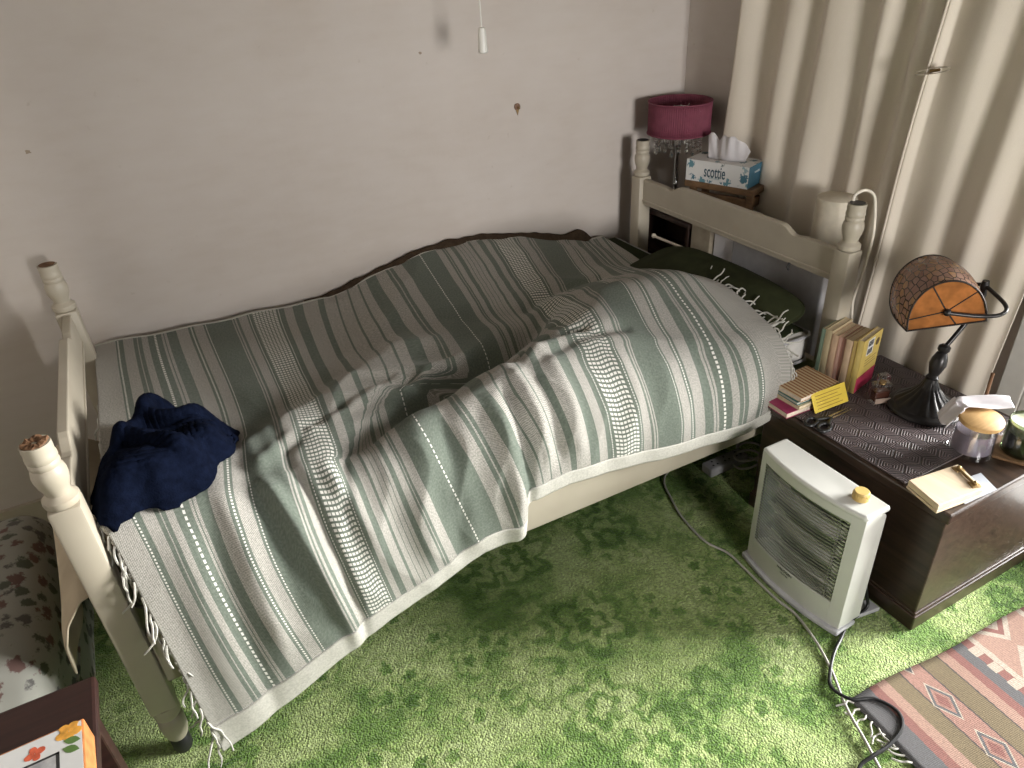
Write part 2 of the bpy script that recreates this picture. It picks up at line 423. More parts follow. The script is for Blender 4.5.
def mat_mosaic():
    """leaded amber glass; U round the shade, V along it"""
    t = NT('leaded_mosaic_glass'); uv = t.uv()
    w_ = t.noise(uv, 5, 2)
    q = t.n('VectorMath', {'operation': 'MULTIPLY_ADD'}, _0=t.n('CombineXYZ', None, X=w_, Y=w_).outputs[0], _1=(0.03, 0.03, 0), _2=uv).outputs[0]
    qm = t.mapping(q, (19, 7.5, 1), (0, 0, .12))
    ve = t.n('TexVoronoi', {'voronoi_dimensions': '2D', 'feature': 'DISTANCE_TO_EDGE'}, Vector=qm, Scale=1.0, Randomness=0.62)
    vc = t.n('TexVoronoi', {'voronoi_dimensions': '2D'}, Vector=qm, Scale=1.0, Randomness=0.62)
    tint = t.mix(0.45, t.sep(vc.outputs['Color'])[0], t.ramp(t.noise(uv, 9, 2), [(0.3, (0, 0, 0)), (0.7, (1, 1, 1))]))
    col = t.ramp(tint, [(0.0, (0.36, 0.20, 0.14)), (0.45, (0.52, 0.33, 0.26)), (0.75, (0.60, 0.37, 0.21)), (1, (0.70, 0.40, 0.15))])
    lead = t.sep(t.ramp(ve.outputs['Distance'], [(0.05, (1, 1, 1)), (0.085, (0, 0, 0))]))[0]
    col = t.mix(lead, col, (0.035, 0.025, 0.02, 1))
    b = t.n('BsdfPrincipled', None, Base_Color=col, Roughness=0.22); t.set(b.inputs['Normal'], t.bump(t.math('SUBTRACT', 1.0, lead), -0.4, 0.002))
    tr = t.n('BsdfTranslucent', None, Color=col)
    mx = t.n('MixShader', None, _0=t.math('MULTIPLY', t.math('SUBTRACT', 1.0, lead), 0.45), _1=b.outputs[0], _2=tr.outputs[0])
    t.t.links.new(mx.outputs[0], t.out.inputs[0]); return t.m

def mat_translucent(name, c, var=0.2, rough=0.25, f=0.5, scale=14):
    t = NT(name); v = t.noise(t.obj(), scale, 3, 0.6)
    col = t.ramp(v, [(0.3, tuple(x * (1 - var) for x in c)), (0.7, tuple(min(1, x * (1 + var)) for x in c))])
    b = t.n('BsdfPrincipled', None, Base_Color=col, Roughness=rough); tr = t.n('BsdfTranslucent', None, Color=col)
    mx = t.n('MixShader', None, _0=f, _1=b.outputs[0], _2=tr.outputs[0]); t.t.links.new(mx.outputs[0], t.out.inputs[0]); return t.m

def mat_glass(name, tint=(1, 1, 1), rough=0.02, mixf=0.05):
    """thin clear glass: mostly see-through with a glossy skin"""
    t = NT(name); lw = t.n('LayerWeight', None, Blend=0.35)
    f = t.math('MULTIPLY_ADD', lw.outputs['Facing'], 0.28, mixf, clamp=True)
    sm = t.math('MULTIPLY', t.noise(t.obj(), 6, 2), 0.02)
    gl = t.n('BsdfGlossy', None, Color=(1, 1, 1, 1), Roughness=t.math('ADD', sm, rough)); tr = t.n('BsdfTransparent', None, Color=(*tint, 1))
    mx = t.n('MixShader', None, _0=f, _1=tr.outputs[0], _2=gl.outputs[0]); t.t.links.new(mx.outputs[0], t.out.inputs[0]); return t.m

M_CARPET = mat_carpet(); M_WALL = mat_wall(); M_CURT = mat_curtain(); M_BLANKET = mat_blanket(); M_HEM = mat_hem()
M_PAINT = mat_painted_wood()
M_CHEST = mat_wood('dark_chest_wood', (0.016, 0.010, 0.007), (0.055, 0.033, 0.022), 0.30, (26, 2, 26))
M_MAHOG = mat_wood('dark_mahogany', (0.014, 0.005, 0.004), (0.034, 0.012, 0.009), 0.45, (2, 26, 26))
M_CAB = mat_wood('dark_cabinet_wood', (0.020, 0.011, 0.008), (0.050, 0.027, 0.019), 0.4, (26, 26, 2))
M_RUST = mat_wood('rustic_brown_wood', (0.075, 0.040, 0.018), (0.20, 0.115, 0.055), 0.5, (26, 3, 26))
M_RAW = mat_wood('broken_raw_wood', (0.09, 0.045, 0.022), (0.22, 0.12, 0.065), 0.7, (20, 20, 3), 0.2, 0.4)
M_LIDWOOD = mat_wood('bamboo_wood', (0.42, 0.25, 0.095), (0.58, 0.37, 0.16), 0.45, (3, 30, 30))
M_BLOCK = mat_wood('pale_wood', (0.60, 0.47, 0.32), (0.72, 0.59, 0.43), 0.55, (30, 2, 30))
M_MAT = mat_mat(); M_KILIM = mat_kilim(); M_FLORAL = mat_floral(); M_MOSAIC = mat_mosaic()
M_AMBER = mat_translucent('amber_slag_glass', (0.47, 0.185, 0.055), 0.4, 0.2, 0.42, 18)
M_LEAD = plain('dark_lead', (0.035, 0.028, 0.024), 0.45, 0.6)
M_BRONZE = plain('black_bronze', (0.028, 0.026, 0.025), 0.34, 0.55, 0.2, 40, 0.1)
M_WHITE = plain('white_plastic', (0.66, 0.65, 0.60), 0.35, 0, 0.04)
M_HEATER = plain('off_white_enamel', (0.56, 0.56, 0.52), 0.32, 0, 0.05, 9)
M_CHROME = plain('bright_chrome', (0.62, 0.62, 0.62), 0.18, 1.0, 0.05)
M_REFL = plain('aged_reflector', (0.30, 0.31, 0.30), 0.30, 0.9, 0.15)
M_WIRE = plain('grille_wire_metal', (0.55, 0.55, 0.53), 0.25, 0.9, 0.1)
M_KNOB = plain('yellowed_plastic', (0.58, 0.41, 0.14), 0.4, 0, 0.1)
M_DARK = plain('dark_grey_plastic', (0.03, 0.03, 0.03), 0.45)
M_BLACK = plain('black_rubber', (0.012, 0.012, 0.012), 0.4)
M_CABLEW = plain('grey_white_cable', (0.40, 0.385, 0.34), 0.45)
M_CREAMC = plain('cream_cable', (0.66, 0.61, 0.51), 0.4)
M_NAVY = plain('navy_fleece', (0.0032, 0.0052, 0.0135), 0.95, 0, 0.35, 60, 0.5, 0.03)
M_OLIVE = plain('olive_pillow_cotton', (0.026, 0.030, 0.013), 0.9, 0, 0.18, 25, 0.2, 0.1)
M_OLIVE2 = plain('olive_sheet_cotton', (0.024, 0.030, 0.013), 0.9, 0, 0.18, 25, 0.2, 0.1)
M_TICK = plain('mattress_ticking', (0.52, 0.50, 0.46), 0.9, 0, 0.06, 40, 0.1, 0.1)
M_SHEET = plain('beige_undersheet', (0.40, 0.34, 0.25), 0.9, 0, 0.12, 12, 0.2, 0.1)
M_BROWNB = plain('brown_blanket_wool', (0.060, 0.042, 0.028), 0.95, 0, 0.25, 60, 0.6, 0.05)
M_MAGENTA = plain('magenta_shade_cloth', (0.165, 0.038, 0.062), 0.75, 0, 0.12, 40, 0.2)
M_CRYSTAL = mat_glass('clear_crystal', (0.93, 0.93, 0.93), 0.02, 0.35)
M_GLASS = mat_glass('clear_glass'); M_WINGLASS = mat_glass('window_glass', (1, 1, 1), 0.01, 0.03)
M_GREENGLASS = mat_glass('green_tinted_glass', (0.52, 0.58, 0.44), 0.03, 0.06)
M_TISSUE = mat_translucent('white_tissue_paper', (0.72, 0.70, 0.71), 0.04, 0.8, 0.3, 8)
M_PAPER = plain('white_paper', (0.66, 0.63, 0.64), 0.8, 0, 0.05)
M_LILAC = plain('lilac_candle_wax', (0.185, 0.16, 0.20), 0.5, 0, 0.1)
M_GREENWAX = plain('cream_green_wax', (0.62, 0.62, 0.48), 0.5, 0, 0.05)
M_DKGREENWAX = plain('sage_green_wax', (0.12, 0.135, 0.075), 0.5, 0, 0.1)
M_CLOTHSH = plain('cream_lampshade_cloth', (0.56, 0.51, 0.41), 0.8, 0, 0.06, 50, 0.1)
M_CARTON = plain('white_carton', (0.72, 0.71, 0.73), 0.7, 0, 0.04)
M_GREYBOX = plain('grey_and_shaded_white', (0.36, 0.355, 0.36), 0.7, 0, 0.06)
M_BRASS = plain('tarnished_brass', (0.32, 0.22, 0.10), 0.4, 0.8, 0.2)
M_TEAK = plain('dark_maroon_cloth', (0.055, 0.012, 0.014), 0.8)
# ------------------------------------------------------------------ the room
XL, XR, YF, YB, ZC = -1.25, 2.267, -3.75, 0.0, 2.40
WT = 0.10
def slab(name, lo, hi, mat): return struct(G().box(lo, hi).build(name, mat))
slab('floor', (XL - WT, YF - WT, -0.06), (XR + WT, YB + WT, 0.0), M_CARPET)
slab('patio_paving', (XR + WT, YF - WT, -0.10), (XR + WT + 3.0, YB + WT, -0.03), plain('pale_paving', (0.30, 0.29, 0.27), 0.9, 0, 0.2, 4, 0.2))
slab('ceiling', (XL - WT, YF - WT, ZC), (XR + WT, YB + WT, ZC + 0.06), plain('low_bounce_ceiling', (0.24, 0.21, 0.18), 0.9))  # unseen ceiling, coloured dark to cut light bounced onto the bed
slab('wall_back', (XL - WT, YB, 0), (XR + WT, YB + WT, ZC), M_WALL)
M_LOWBOUNCE = mat_wood('low_bounce_brown', (0.10, 0.075, 0.05), (0.17, 0.13, 0.09), 0.7, (6, 6, 1), 0.2)  # dark brown keeps the unseen front wall from bouncing light back
slab('wall_left', (XL - WT, YF, 0), (XL, YB, ZC), M_WALL)
DY0, DY1, DZ = -2.75, -1.50, 2.10
g = G(); g.box((XR, DY1, 0), (XR + WT, YB, ZC)); g.box((XR, YF, 0), (XR + WT, DY0, ZC)); g.box((XR, DY0, DZ), (XR + WT, DY1, ZC))
struct(g.build('wall_right', M_WALL))
WX0, WX1, WZ0, WZ1 = 0.80, 1.75, 0.70, 2.0
g = G(); g.box((XL, YF - WT, 0), (WX0, YF, ZC)); g.box((WX1, YF - WT, 0), (XR, YF, ZC))
g.box((WX0, YF - WT, 0), (WX1, YF, WZ0)); g.box((WX0, YF - WT, WZ1), (WX1, YF, ZC))
struct(g.build('wall_front', M_LOWBOUNCE))
slab('baseboard_back', (XL, YB - 0.016, 0), (XR, YB, 0.09), M_PAINT)
slab('baseboard_right', (XR - 0.016, DY1 + 0.07, 0), (XR, YB - 0.016, 0.09), M_PAINT)
# glazed patio door
g = G(); f = 0.07
g.box((XR - 0.012, DY1 - f, 0), (XR + WT, DY1, DZ), 0.004); g.box((XR - 0.012, DY0, 0), (XR + WT, DY0 + f, DZ), 0.004)
g.box((XR - 0.012, DY0, DZ - f), (XR + WT, DY1, DZ), 0.004); g.box((XR - 0.012, DY0, 0), (XR + WT, DY1, 0.09), 0.004)
g.box((XR + 0.01, DY0 + f, 1.02), (XR + 0.08, DY1 - f, 1.06), 0.004)
d1 = struct(g.build('door_1', M_WHITE))
G().box((XR + 0.04, DY0 + f, 0.09), (XR + 0.046, DY1 - f, DZ - f)).build('glass_pane', M_WINGLASS, d1)
g = G(); g.box((XR - 0.014, DY1, 0), (XR, DY1 + 0.065, DZ + 0.06), 0.004)
struct(g.build('trim_1', M_WHITE))
g = G()
g.box((WX0, YF - WT, WZ0), (WX0 + .05, YF, WZ1)); g.box((WX1 - .05, YF - WT, WZ0), (WX1, YF, WZ1))
g.box((WX0, YF - WT, WZ0), (WX1, YF + .03, WZ0 + .05)); g.box((WX0, YF - WT, WZ1 - .05), (WX1, YF, WZ1)); g.box((WX0, YF - .08, 1.60), (WX1, YF - .03, 1.64))
w1 = struct(g.build('window_1', M_WHITE))  # unseen window added to shape the light from behind the camera
G().box((WX0, YF - .06, WZ0), (WX1, YF - .054, WZ1)).build('glass_pane', M_WINGLASS, w1)

# wardrobe added out of view on the opposite wall to shade the room's left
wr = thing('blocker', 'added unseen shade-casting tall dark wooden wardrobe against the wall opposite the bed, behind the viewer', 'blocker', (-.2, -3.47, 0))
G().box((-1.15, -3.745, .06), (.72, -3.22, 2.05), .004).build('carcass', M_CAB, wr)
G().box((-1.13, -3.74, 0), (.70, -3.25, .06)).build('plinth', M_CAB, wr)
for k in range(3):
    d_ = G().box((-1.145 + .623 * k, -3.22, .09), (-1.145 + .623 * (k + 1) - .005, -3.20, 2.03), .003).build('door', M_CHEST, wr)
    G().tube([(-.56 + .623 * k, -3.185, 1.0), (-.56 + .623 * k, -3.175, 1.05), (-.56 + .623 * k, -3.185, 1.10)], .006, 8).build('handle', M_BRASS, d_, True)

# small things on the back wall
def wall_mark(x, z, r, seed):
    rng = random.Random(seed); n = 11; pts = []
    for k in range(n):
        a = 2 * PI * k / n; q = r * rng.uniform(.5, 1.1); pts.append((x + q * math.cos(a), -0.0012, z + q * .7 * math.sin(a)))
    g = G().prism(pts, (0, 0.0014, 0)); return g
tag(wall_mark(0.045, 1.135, .009, 3).build('plaster_chip', plain('bare_plaster', (0.30, 0.24, 0.18), .9)), 'small dark plaster chip at the left end of the wall above the bed foot', 'wall chip')
tag(wall_mark(1.184, 1.257, .006, 5).build('plaster_chip', MATS['bare_plaster']), 'faint scrape in the plaster left of the hanging light cord', 'wall chip')
t = thing('wall_plug', 'rusty screw in a wall plug, right of the hanging cord on the back wall', 'screw', (1.522, 0, 1.046))
G().lathe([(.012, 0), (.012, .002), (.008, .004)], frame((1.522, -.001, 1.050), (1, 0, 0), (0, 0, 1)), 14).build('plug', plain('rust_stain', (0.20, 0.12, 0.08), .8), t, True)
g = G(); g.tube([(1.522, 0, 1.050), (1.522, -.02, 1.047)], .003); g.prism([(1.515, -.001, 1.045), (1.529, -.001, 1.045), (1.522, -.001, 1.022)], (0, -.003, 0)); g.build('screw', M_BRASS, t)

# pull cord
t = thing('light_pull_cord', 'white plastic light pull hanging on a thin cord before the back wall', 'light pull', (1.26, -0.31, ZC))
px, py, pz = 1.257, -0.31, 1.305
G().tube([(px, py, pz + .02), (px - .002, py, 1.7), (px, py, ZC)], .0022, 6).build('cord', M_WHITE, t, True)
G().lathe([(.003, .036), (.009, .034), (.0115, .02), (.0135, -.02), (.0138, -.028), (.011, -.031), (.0, -.031)], Matrix.Translation((px, py, pz)), 18).build('pull', M_WHITE, t, True)

# ------------------------------------------------------------------ curtains
def curtain(name, label, ridges, valleys, y0, y1, xr, xv, seed):
    """folds: ridges nearest the room, valleys nearest the wall"""
    pts = sorted([(y, xr) for y in ridges] + [(y, xv) for y in valleys], reverse=True)
    rng = random.Random(seed)
    pts = [(y, x + rng.uniform(-.008, .008)) for y, x in pts]
    ys = [p[0] for p in pts]; xs = [p[1] for p in pts]
    def X(y):
        if y >= ys[0]: return xs[0] + (0.01 if y > ys[0] else 0)
        for i in range(len(ys) - 1):
            if y >= ys[i + 1]:
                k = (ys[i] - y) / (ys[i] - ys[i + 1]); k = k * k * (3 - 2 * k); return xs[i] + (xs[i + 1] - xs[i]) * k
        return xs[-1]
    def fn(a, b):
        y = y0 + (y1 - y0) * a; z = 0.015 + (2.28 - 0.015) * b
        amp = 0.75 + 0.25 * b + .25 * (1 - b)
        x = X(y); m = (xr + xv) / 2
        x = m + (x - m) * amp + .005 * math.sin(z * 3.1 + y * 9 + seed) + .003 * math.sin(z * 8 + y * 21)
        return (min(x, 2.254), y + (z - 1.05) * -.055 + .008 * math.sin(z * 2.3 + y * 4 + seed), z)
    t = thing(name, label, 'curtain', (2.22, (y0 + y1) / 2, 0))
    G().grid(fn, 240, 46).build('cloth', M_CURT, t, 'all', solid=.0025)
    # gathered heading tape and the stitched edge
    G().grid(lambda a, b: (lambda p: (p[0] - .003, p[1], p[2]))(fn(a, .965 + .03 * b)), 200, 2).build('heading_tape', M_HEM, t, 'all', solid=.002)
    return t, fn
tA, fA = curtain('curtain', 'wide pleated cream curtain behind the headboard and the pink lamp', [-.335, -.545, -.695, -.875, -.995], [-.48, -.645, -.835, -.945, -1.06], -.325, -1.08, 2.190, 2.228, 1)
tB, fB = curtain('curtain', 'narrower cream curtain clipped over the first, hanging behind the amber lamp', [-1.062, -1.18, -1.305, -1.415], [-1.085, -1.235, -1.36, -1.455], -1.062, -1.462, 2.180, 2.202, 4)
# seam edge of curtain B
G().tube([Vector(fB(0.0, k / 30)) + Vector((-.004, .002, 0)) for k in range(31)], .0035, 8).build('side_hem', M_CURT, tB, True)
g = G(); g.tube([(2.22, -.12, 2.31), (2.22, -3.35, 2.31)], .012, 12)
for y in (-.10, -3.37): g.sphere((2.22, y, 2.31), .024)
for y in (-.20, -1.75, -3.28): g.tube([(2.22, y, 2.31), (2.267, y, 2.31)], .008, 8)
g2 = tag(g.build('curtain_rod', M_BRASS, None, True), 'brass curtain rod above the curtains, over the picture', 'curtain rod')
t = thing('hair_clip', 'pale claw clip pinching the two curtains together at their overlap', 'clip', (2.13, -1.06, 1.20))
M = frame((2.155, -1.085, 1.20), (0.08, -.97, .22), (0, .2, 1))
for s in (1, -1):
    g = G(); g.grid(lambda a, b: M @ Vector(((a - .5) * .085, s * (.004 + .004 * math.sin(a * PI)), (b - .5) * .014 - .010 * math.cos((a - .5) * 3))), 14, 3)
    g.build('jaw', plain('pale_resin', (.42, .36, .28), .3), t, True, solid=.002)
G().tube([M @ Vector((-.012, 0, -.012)), M @ Vector((.012, 0, -.012))], .004, 8).build('spring', M_BRASS, t, True)

# ------------------------------------------------------------------ bed
BX0, BX1, BYF, BYN = 0.0, 1.975, -0.13, -1.08
bed = thing('bed', 'cream painted wooden single bed with turned posts along the back wall', 'bed', (1.0, -.6, 0))
def post(x, y, zs, zt, broken):
    h = .0275
    g = G()
    g.box((x - h, y - h, .16), (x + h, y + h, zs), .006)
    L = zt - zs
    P = [(.030, 0), (.036, .004), (.037, .010), (.036, .016), (.029, .021), (.0245, .026), (.0255, .034), (.031, .046), (.034, .058), (.0345, .068), (.032, .078), (.0285, .083), (.0305, .087), (.0305, .093), (.0285, .096), (.031, .100), (.0305, .108), (.029, .112), (.0298, .117), (.0295, .131)]
    k = L / .131
    g.lathe([(r * .83, zs + z * k) for r, z in P] + [(.0, zs + L)], Matrix.Translation((x, y, 0)), 28)
    o = g.build('post', M_PAINT, bed, 35)
    g = G(); g.lathe([(.0, .046), (.018, .046), (.023, .055), (.027, .075), (.028, .10), (.027, .115), (.022, .122), (.028, .13), (.029, .14), (.028, .162), (0, .163)], Matrix.Translation((x, y, 0)), 24); g.build('turned_foot', M_PAINT, o, 35)
    g = G(); g.lathe([(.0, .0), (.018, .001), (.021, .012), (.021, .035), (.016, .047), (0, .048)], Matrix.Translation((x, y, 0)), 20); g.build('castor', M_BLACK, o, True)
    rng = random.Random(int(x * 100 + y * 10)); n = 22; vs = []; fs = []
    if broken:      # the finial has snapped off and shows bare wood
        for k in range(n):
            a = 2 * PI * k / n; vs.append((x + .0245 * math.cos(a), y + .0245 * math.sin(a), zt - .010 - rng.uniform(0, .004)))
        for k in range(n):
            a = 2 * PI * k / n; r = .0215 + rng.uniform(-.003, .001); vs.append((x + r * math.cos(a), y + r * math.sin(a), zt + .003 + rng.uniform(-.002, .0025)))
        for k in range(n):
            a = 2 * PI * k / n; vs.append((x + .012 * math.cos(a), y + .012 * math.sin(a), zt + .003 + rng.uniform(-.001, .003)))
        vs.append((x, y, zt - .002)); c = len(vs) - 1
        for k in range(n):
            k2 = (k + 1) % n
            fs += [(k, k2, n + k2, n + k), (n + k, n + k2, 2 * n + k2, 2 * n + k), (2 * n + k, 2 * n + k2, c)]
        G().add(vs, fs).build('broken_end', M_RAW, o, label='bare brown wood at the snapped top of the post')
    else:
        G().lathe([(0, zt + .0005), (.019, zt + .0005), (.0205, zt + .002), (.0, zt + .002)], Matrix.Translation((x, y, 0)), 20).build('dowel_hole', M_RAW if x < 1 else M_DARK, o)
post(BX0, BYF, .736, .869, False); post(BX0, BYN, .736, .866, True)
post(BX1, BYF, .758, .889, False); post(BX1, BYN, .758, .889, False)
def end_rail(x, zb, zt_, name, face):
    y0, y1 = BYN + .026, BYF - .026; W = y1 - y0
    top = []
    for i in range(61):
        k = i / 60; e = min(k, 1 - k) * W
        # low ends, an ogee, then the raised middle
        q = min(1, max(0, (e - .165) / .05)); q = q * q * (3 - 2 * q)
        dip = .006 * math.exp(-((e - .155) / .018) ** 2)
        top.append((k, zt_ - .018 + .018 * q - dip))
    out = [(x - .014, y0 + W * k, z) for k, z in top][::-1] + [(x - .014, y0, zb), (x - .014, y1, zb)]
    out = [(x - .011, y1, zb), (x - .011, y0, zb)] + [(x - .011, y0 + W * k, z) for k, z in top]
    g = G().prism(out, (.022, 0, 0)); o = g.build(name, M_PAINT, bed)
    md = o.modifiers.new('soft edge', 'BEVEL'); md.width = .003; md.segments = 2; md.limit_method = 'ANGLE'
    g = G(); xs = x + face * .0115
    g.box((xs - .003, y0, zb + .012), (xs + .003, y1, zb + .020), .0025)
    g.build('moulding', M_PAINT, o)
    return o
hb = end_rail(BX1, .655, .768, 'headboard_rail', -1)
end_rail(BX0, .625, .748, 'footboard_rail', 1)
for x in (BX0, BX1):
    G().box((x - .013, BYN + .03, .24), (x + .013, BYF - .03, .385), .004).build('end_rail', M_PAINT, bed)
for y in (BYN - .006, BYF + .006):
    G().box((BX0 + .03, y - .017, .238), (BX1 - .03, y + .017, .385), .004).build('side_rail', M_PAINT, bed)
for i in range(9):
    x = .14 + i * .21
    G().box((x - .035, BYN + .012, .385), (x + .035, BYF - .012, .402), .002).build('slat', M_RUST, bed)
g = G(); g.tube([(1.958, -.90, .662), (1.950, -.90, .648), (1.958, -.90, .640)], .004, 6)
g.build('hook', M_DARK, hb)

mt = thing('mattress', 'white mattress with a dark olive sheet on the bed frame', 'mattress', (1.0, -.6, .402))
G().box((.028, -1.055, .403), (1.925, -.045, .500), .03, seg=4).build('core', M_TICK, mt, True)
g = G()
for z in (.412, .494):
    g.tube([(.05, -1.055, z), (1.91, -1.055, z), (1.925, -1.04, z), (1.925, -.06, z), (1.91, -.045, z), (.05, -.045, z), (.028, -.06, z), (.028, -1.04, z)], .005, 6, closed=True)
g.build('piping', M_GREYBOX, mt, True)
G().box((1.30, -1.03, .490), (1.915, -.05, .5045), .006).build('fitted_sheet', M_OLIVE2, mt, True, label='dark olive sheet over the head end')

def pillow(name, label, c, hx, hy, hz, tilt, mat, seed):
    def fn(a, b):
        th = 2 * PI * a; ph = PI * (b - .5)
        def sg(v, e): return math.copysign(abs(v) ** e, v)
        cx = sg(math.cos(th), .45) * sg(math.cos(ph), .55); cy = sg(math.sin(th), .45) * sg(math.cos(ph), .55); cz = sg(math.sin(ph), 1.0)
        rad = max(abs(cx), abs(cy)); thick = (1 - .55 * rad ** 6)
        p = Vector((cx * hx, cy * hy, cz * hz * thick))
        p.z += .010 * noise.noise(Vector((cx * 1.6 + seed, cy * 2.6, cz)))
        p.x *= 1 + .04 * math.cos(cy * 3)
        return Matrix.Translation(c) @ Matrix.Rotation(tilt, 4, 'Y') @ p
    t = thing(name, label, 'pillow', c)
    g = G(); g.grid(fn, 64, 26, closed_u=True); g.build('cover', mat, t, 'all')
    g = G(); g.tube([fn(k / 60, .5) for k in range(60)], .0035, 6, closed=True); g.build('seam', mat, t, True)
pillow('pillow', 'dark olive green pillow lying below the headboard', (1.795, -.725, .552), .150, .325, .052, math.radians(-12), M_OLIVE, 2)
g = G(); g.tube([(1.925, -.29, .574), (1.925, -.66, .585)], .005, 8); g.sphere((1.925, -.285, .575), .009, 12)
tag(g.build('thin_rod', M_CREAMC, None, True), 'thin pale rod with a round tip lying behind the pillow by the headboard', 'rod')
# ---- shape of the throw
def interp(x,xs,ys): return np.interp(x,xs,ys)
def pld(x,y,P):
    # distance to a polyline, signed (+ on its wall side), and the x of the foot point
    best=np.full(x.shape,9.0);sg=np.zeros(x.shape);fx=np.zeros(x.shape)
    for (ax,ay),(bx,by) in zip(P[:-1],P[1:]):
        dx,dy=bx-ax,by-ay;L2=dx*dx+dy*dy
        k=np.clip(((x-ax)*dx+(y-ay)*dy)/L2,0,1);px=ax+k*dx;py=ay+k*dy
        d=np.hypot(x-px,y-py);m=d<best
        s=np.sign(dx*(y-ay)-dy*(x-ax))
        best=np.where(m,d,best);sg=np.where(m,s,sg);fx=np.where(m,px,fx)
    return best*sg,fx
RIDGE=[(.50,-1.10),(.66,-1.08),(.84,-1.045),(1.0,-1.0),(1.2,-.93),(1.36,-.83),(1.8,-.80)]
CREASE=[(.40,-1.07),(.50,-1.045),(.60,-1.0),(.68,-.95),(.78,-.90),(.90,-.86),(1.02,-.80),(1.16,-.74),(1.28,-.66)]
STEP=[(.0,-1.06),(.2,-1.02),(.30,-.94),(.42,-.86),(.54,-.79),(.68,-.70),(.80,-.60),(.95,-.47)]
TT=.60; YE=-1.04
def H(x,y):
    zf=interp(x,[0,.2,.45,.74,.9,1.05,1.2,1.35,1.5,1.7,1.9],[.572,.565,.550,.540,.575,.612,.628,.618,.59,.545,.53])
    z=.575+(zf-.575)*np.exp(-((y+.03)/.55)**2)
    z=z+.035*np.exp(-((x-.02)/.16)**2)*np.clip(-y/.9,0,1)
    d,fx=pld(x,y,RIDGE)
    A=interp(fx,[.5,.62,.75,.9,1.2,1.4,1.6,1.75,1.85],[.04,.06,.085,.105,.12,.125,.11,.07,.03])
    wb=interp(fx,[.5,1.0,1.2,1.36,1.8],[.08,.10,.13,.20,.25])
    z=z+A*np.exp(-(d/np.where(d>0,wb,.22))**2)
    d,fx=pld(x,y,CREASE)
    z=z-.050*interp(fx,[.4,.55,.7,1.1,1.28],[0,.7,1,1,0])*np.exp(-(d/.040)**2)
    d,fx=pld(x,y,STEP)
    z=z+interp(fx,[0,.15,.3,.6,.8,.95],[.04,.055,.065,.055,.04,.0])*np.exp(-(d/np.where(d>0,.075,.26))**2)
    # pillow-side slump at the head end
    z=z-.05*np.clip((x-1.62)/.25,0,1)**1.5
    return z
HEMX=[.0,.05,.083,.16,.24,.37,.5,.66,.76,.845,.868,.884,.90,1.0,1.185,1.35,1.515,1.65,1.80]
HEMZ=[.012,.012,.02,.05,.085,.15,.205,.255,.292,.292,.30,.372,.385,.392,.372,.345,.325,.325,.345]
def gauss(a,w): return np.exp(-(a/w)**2)
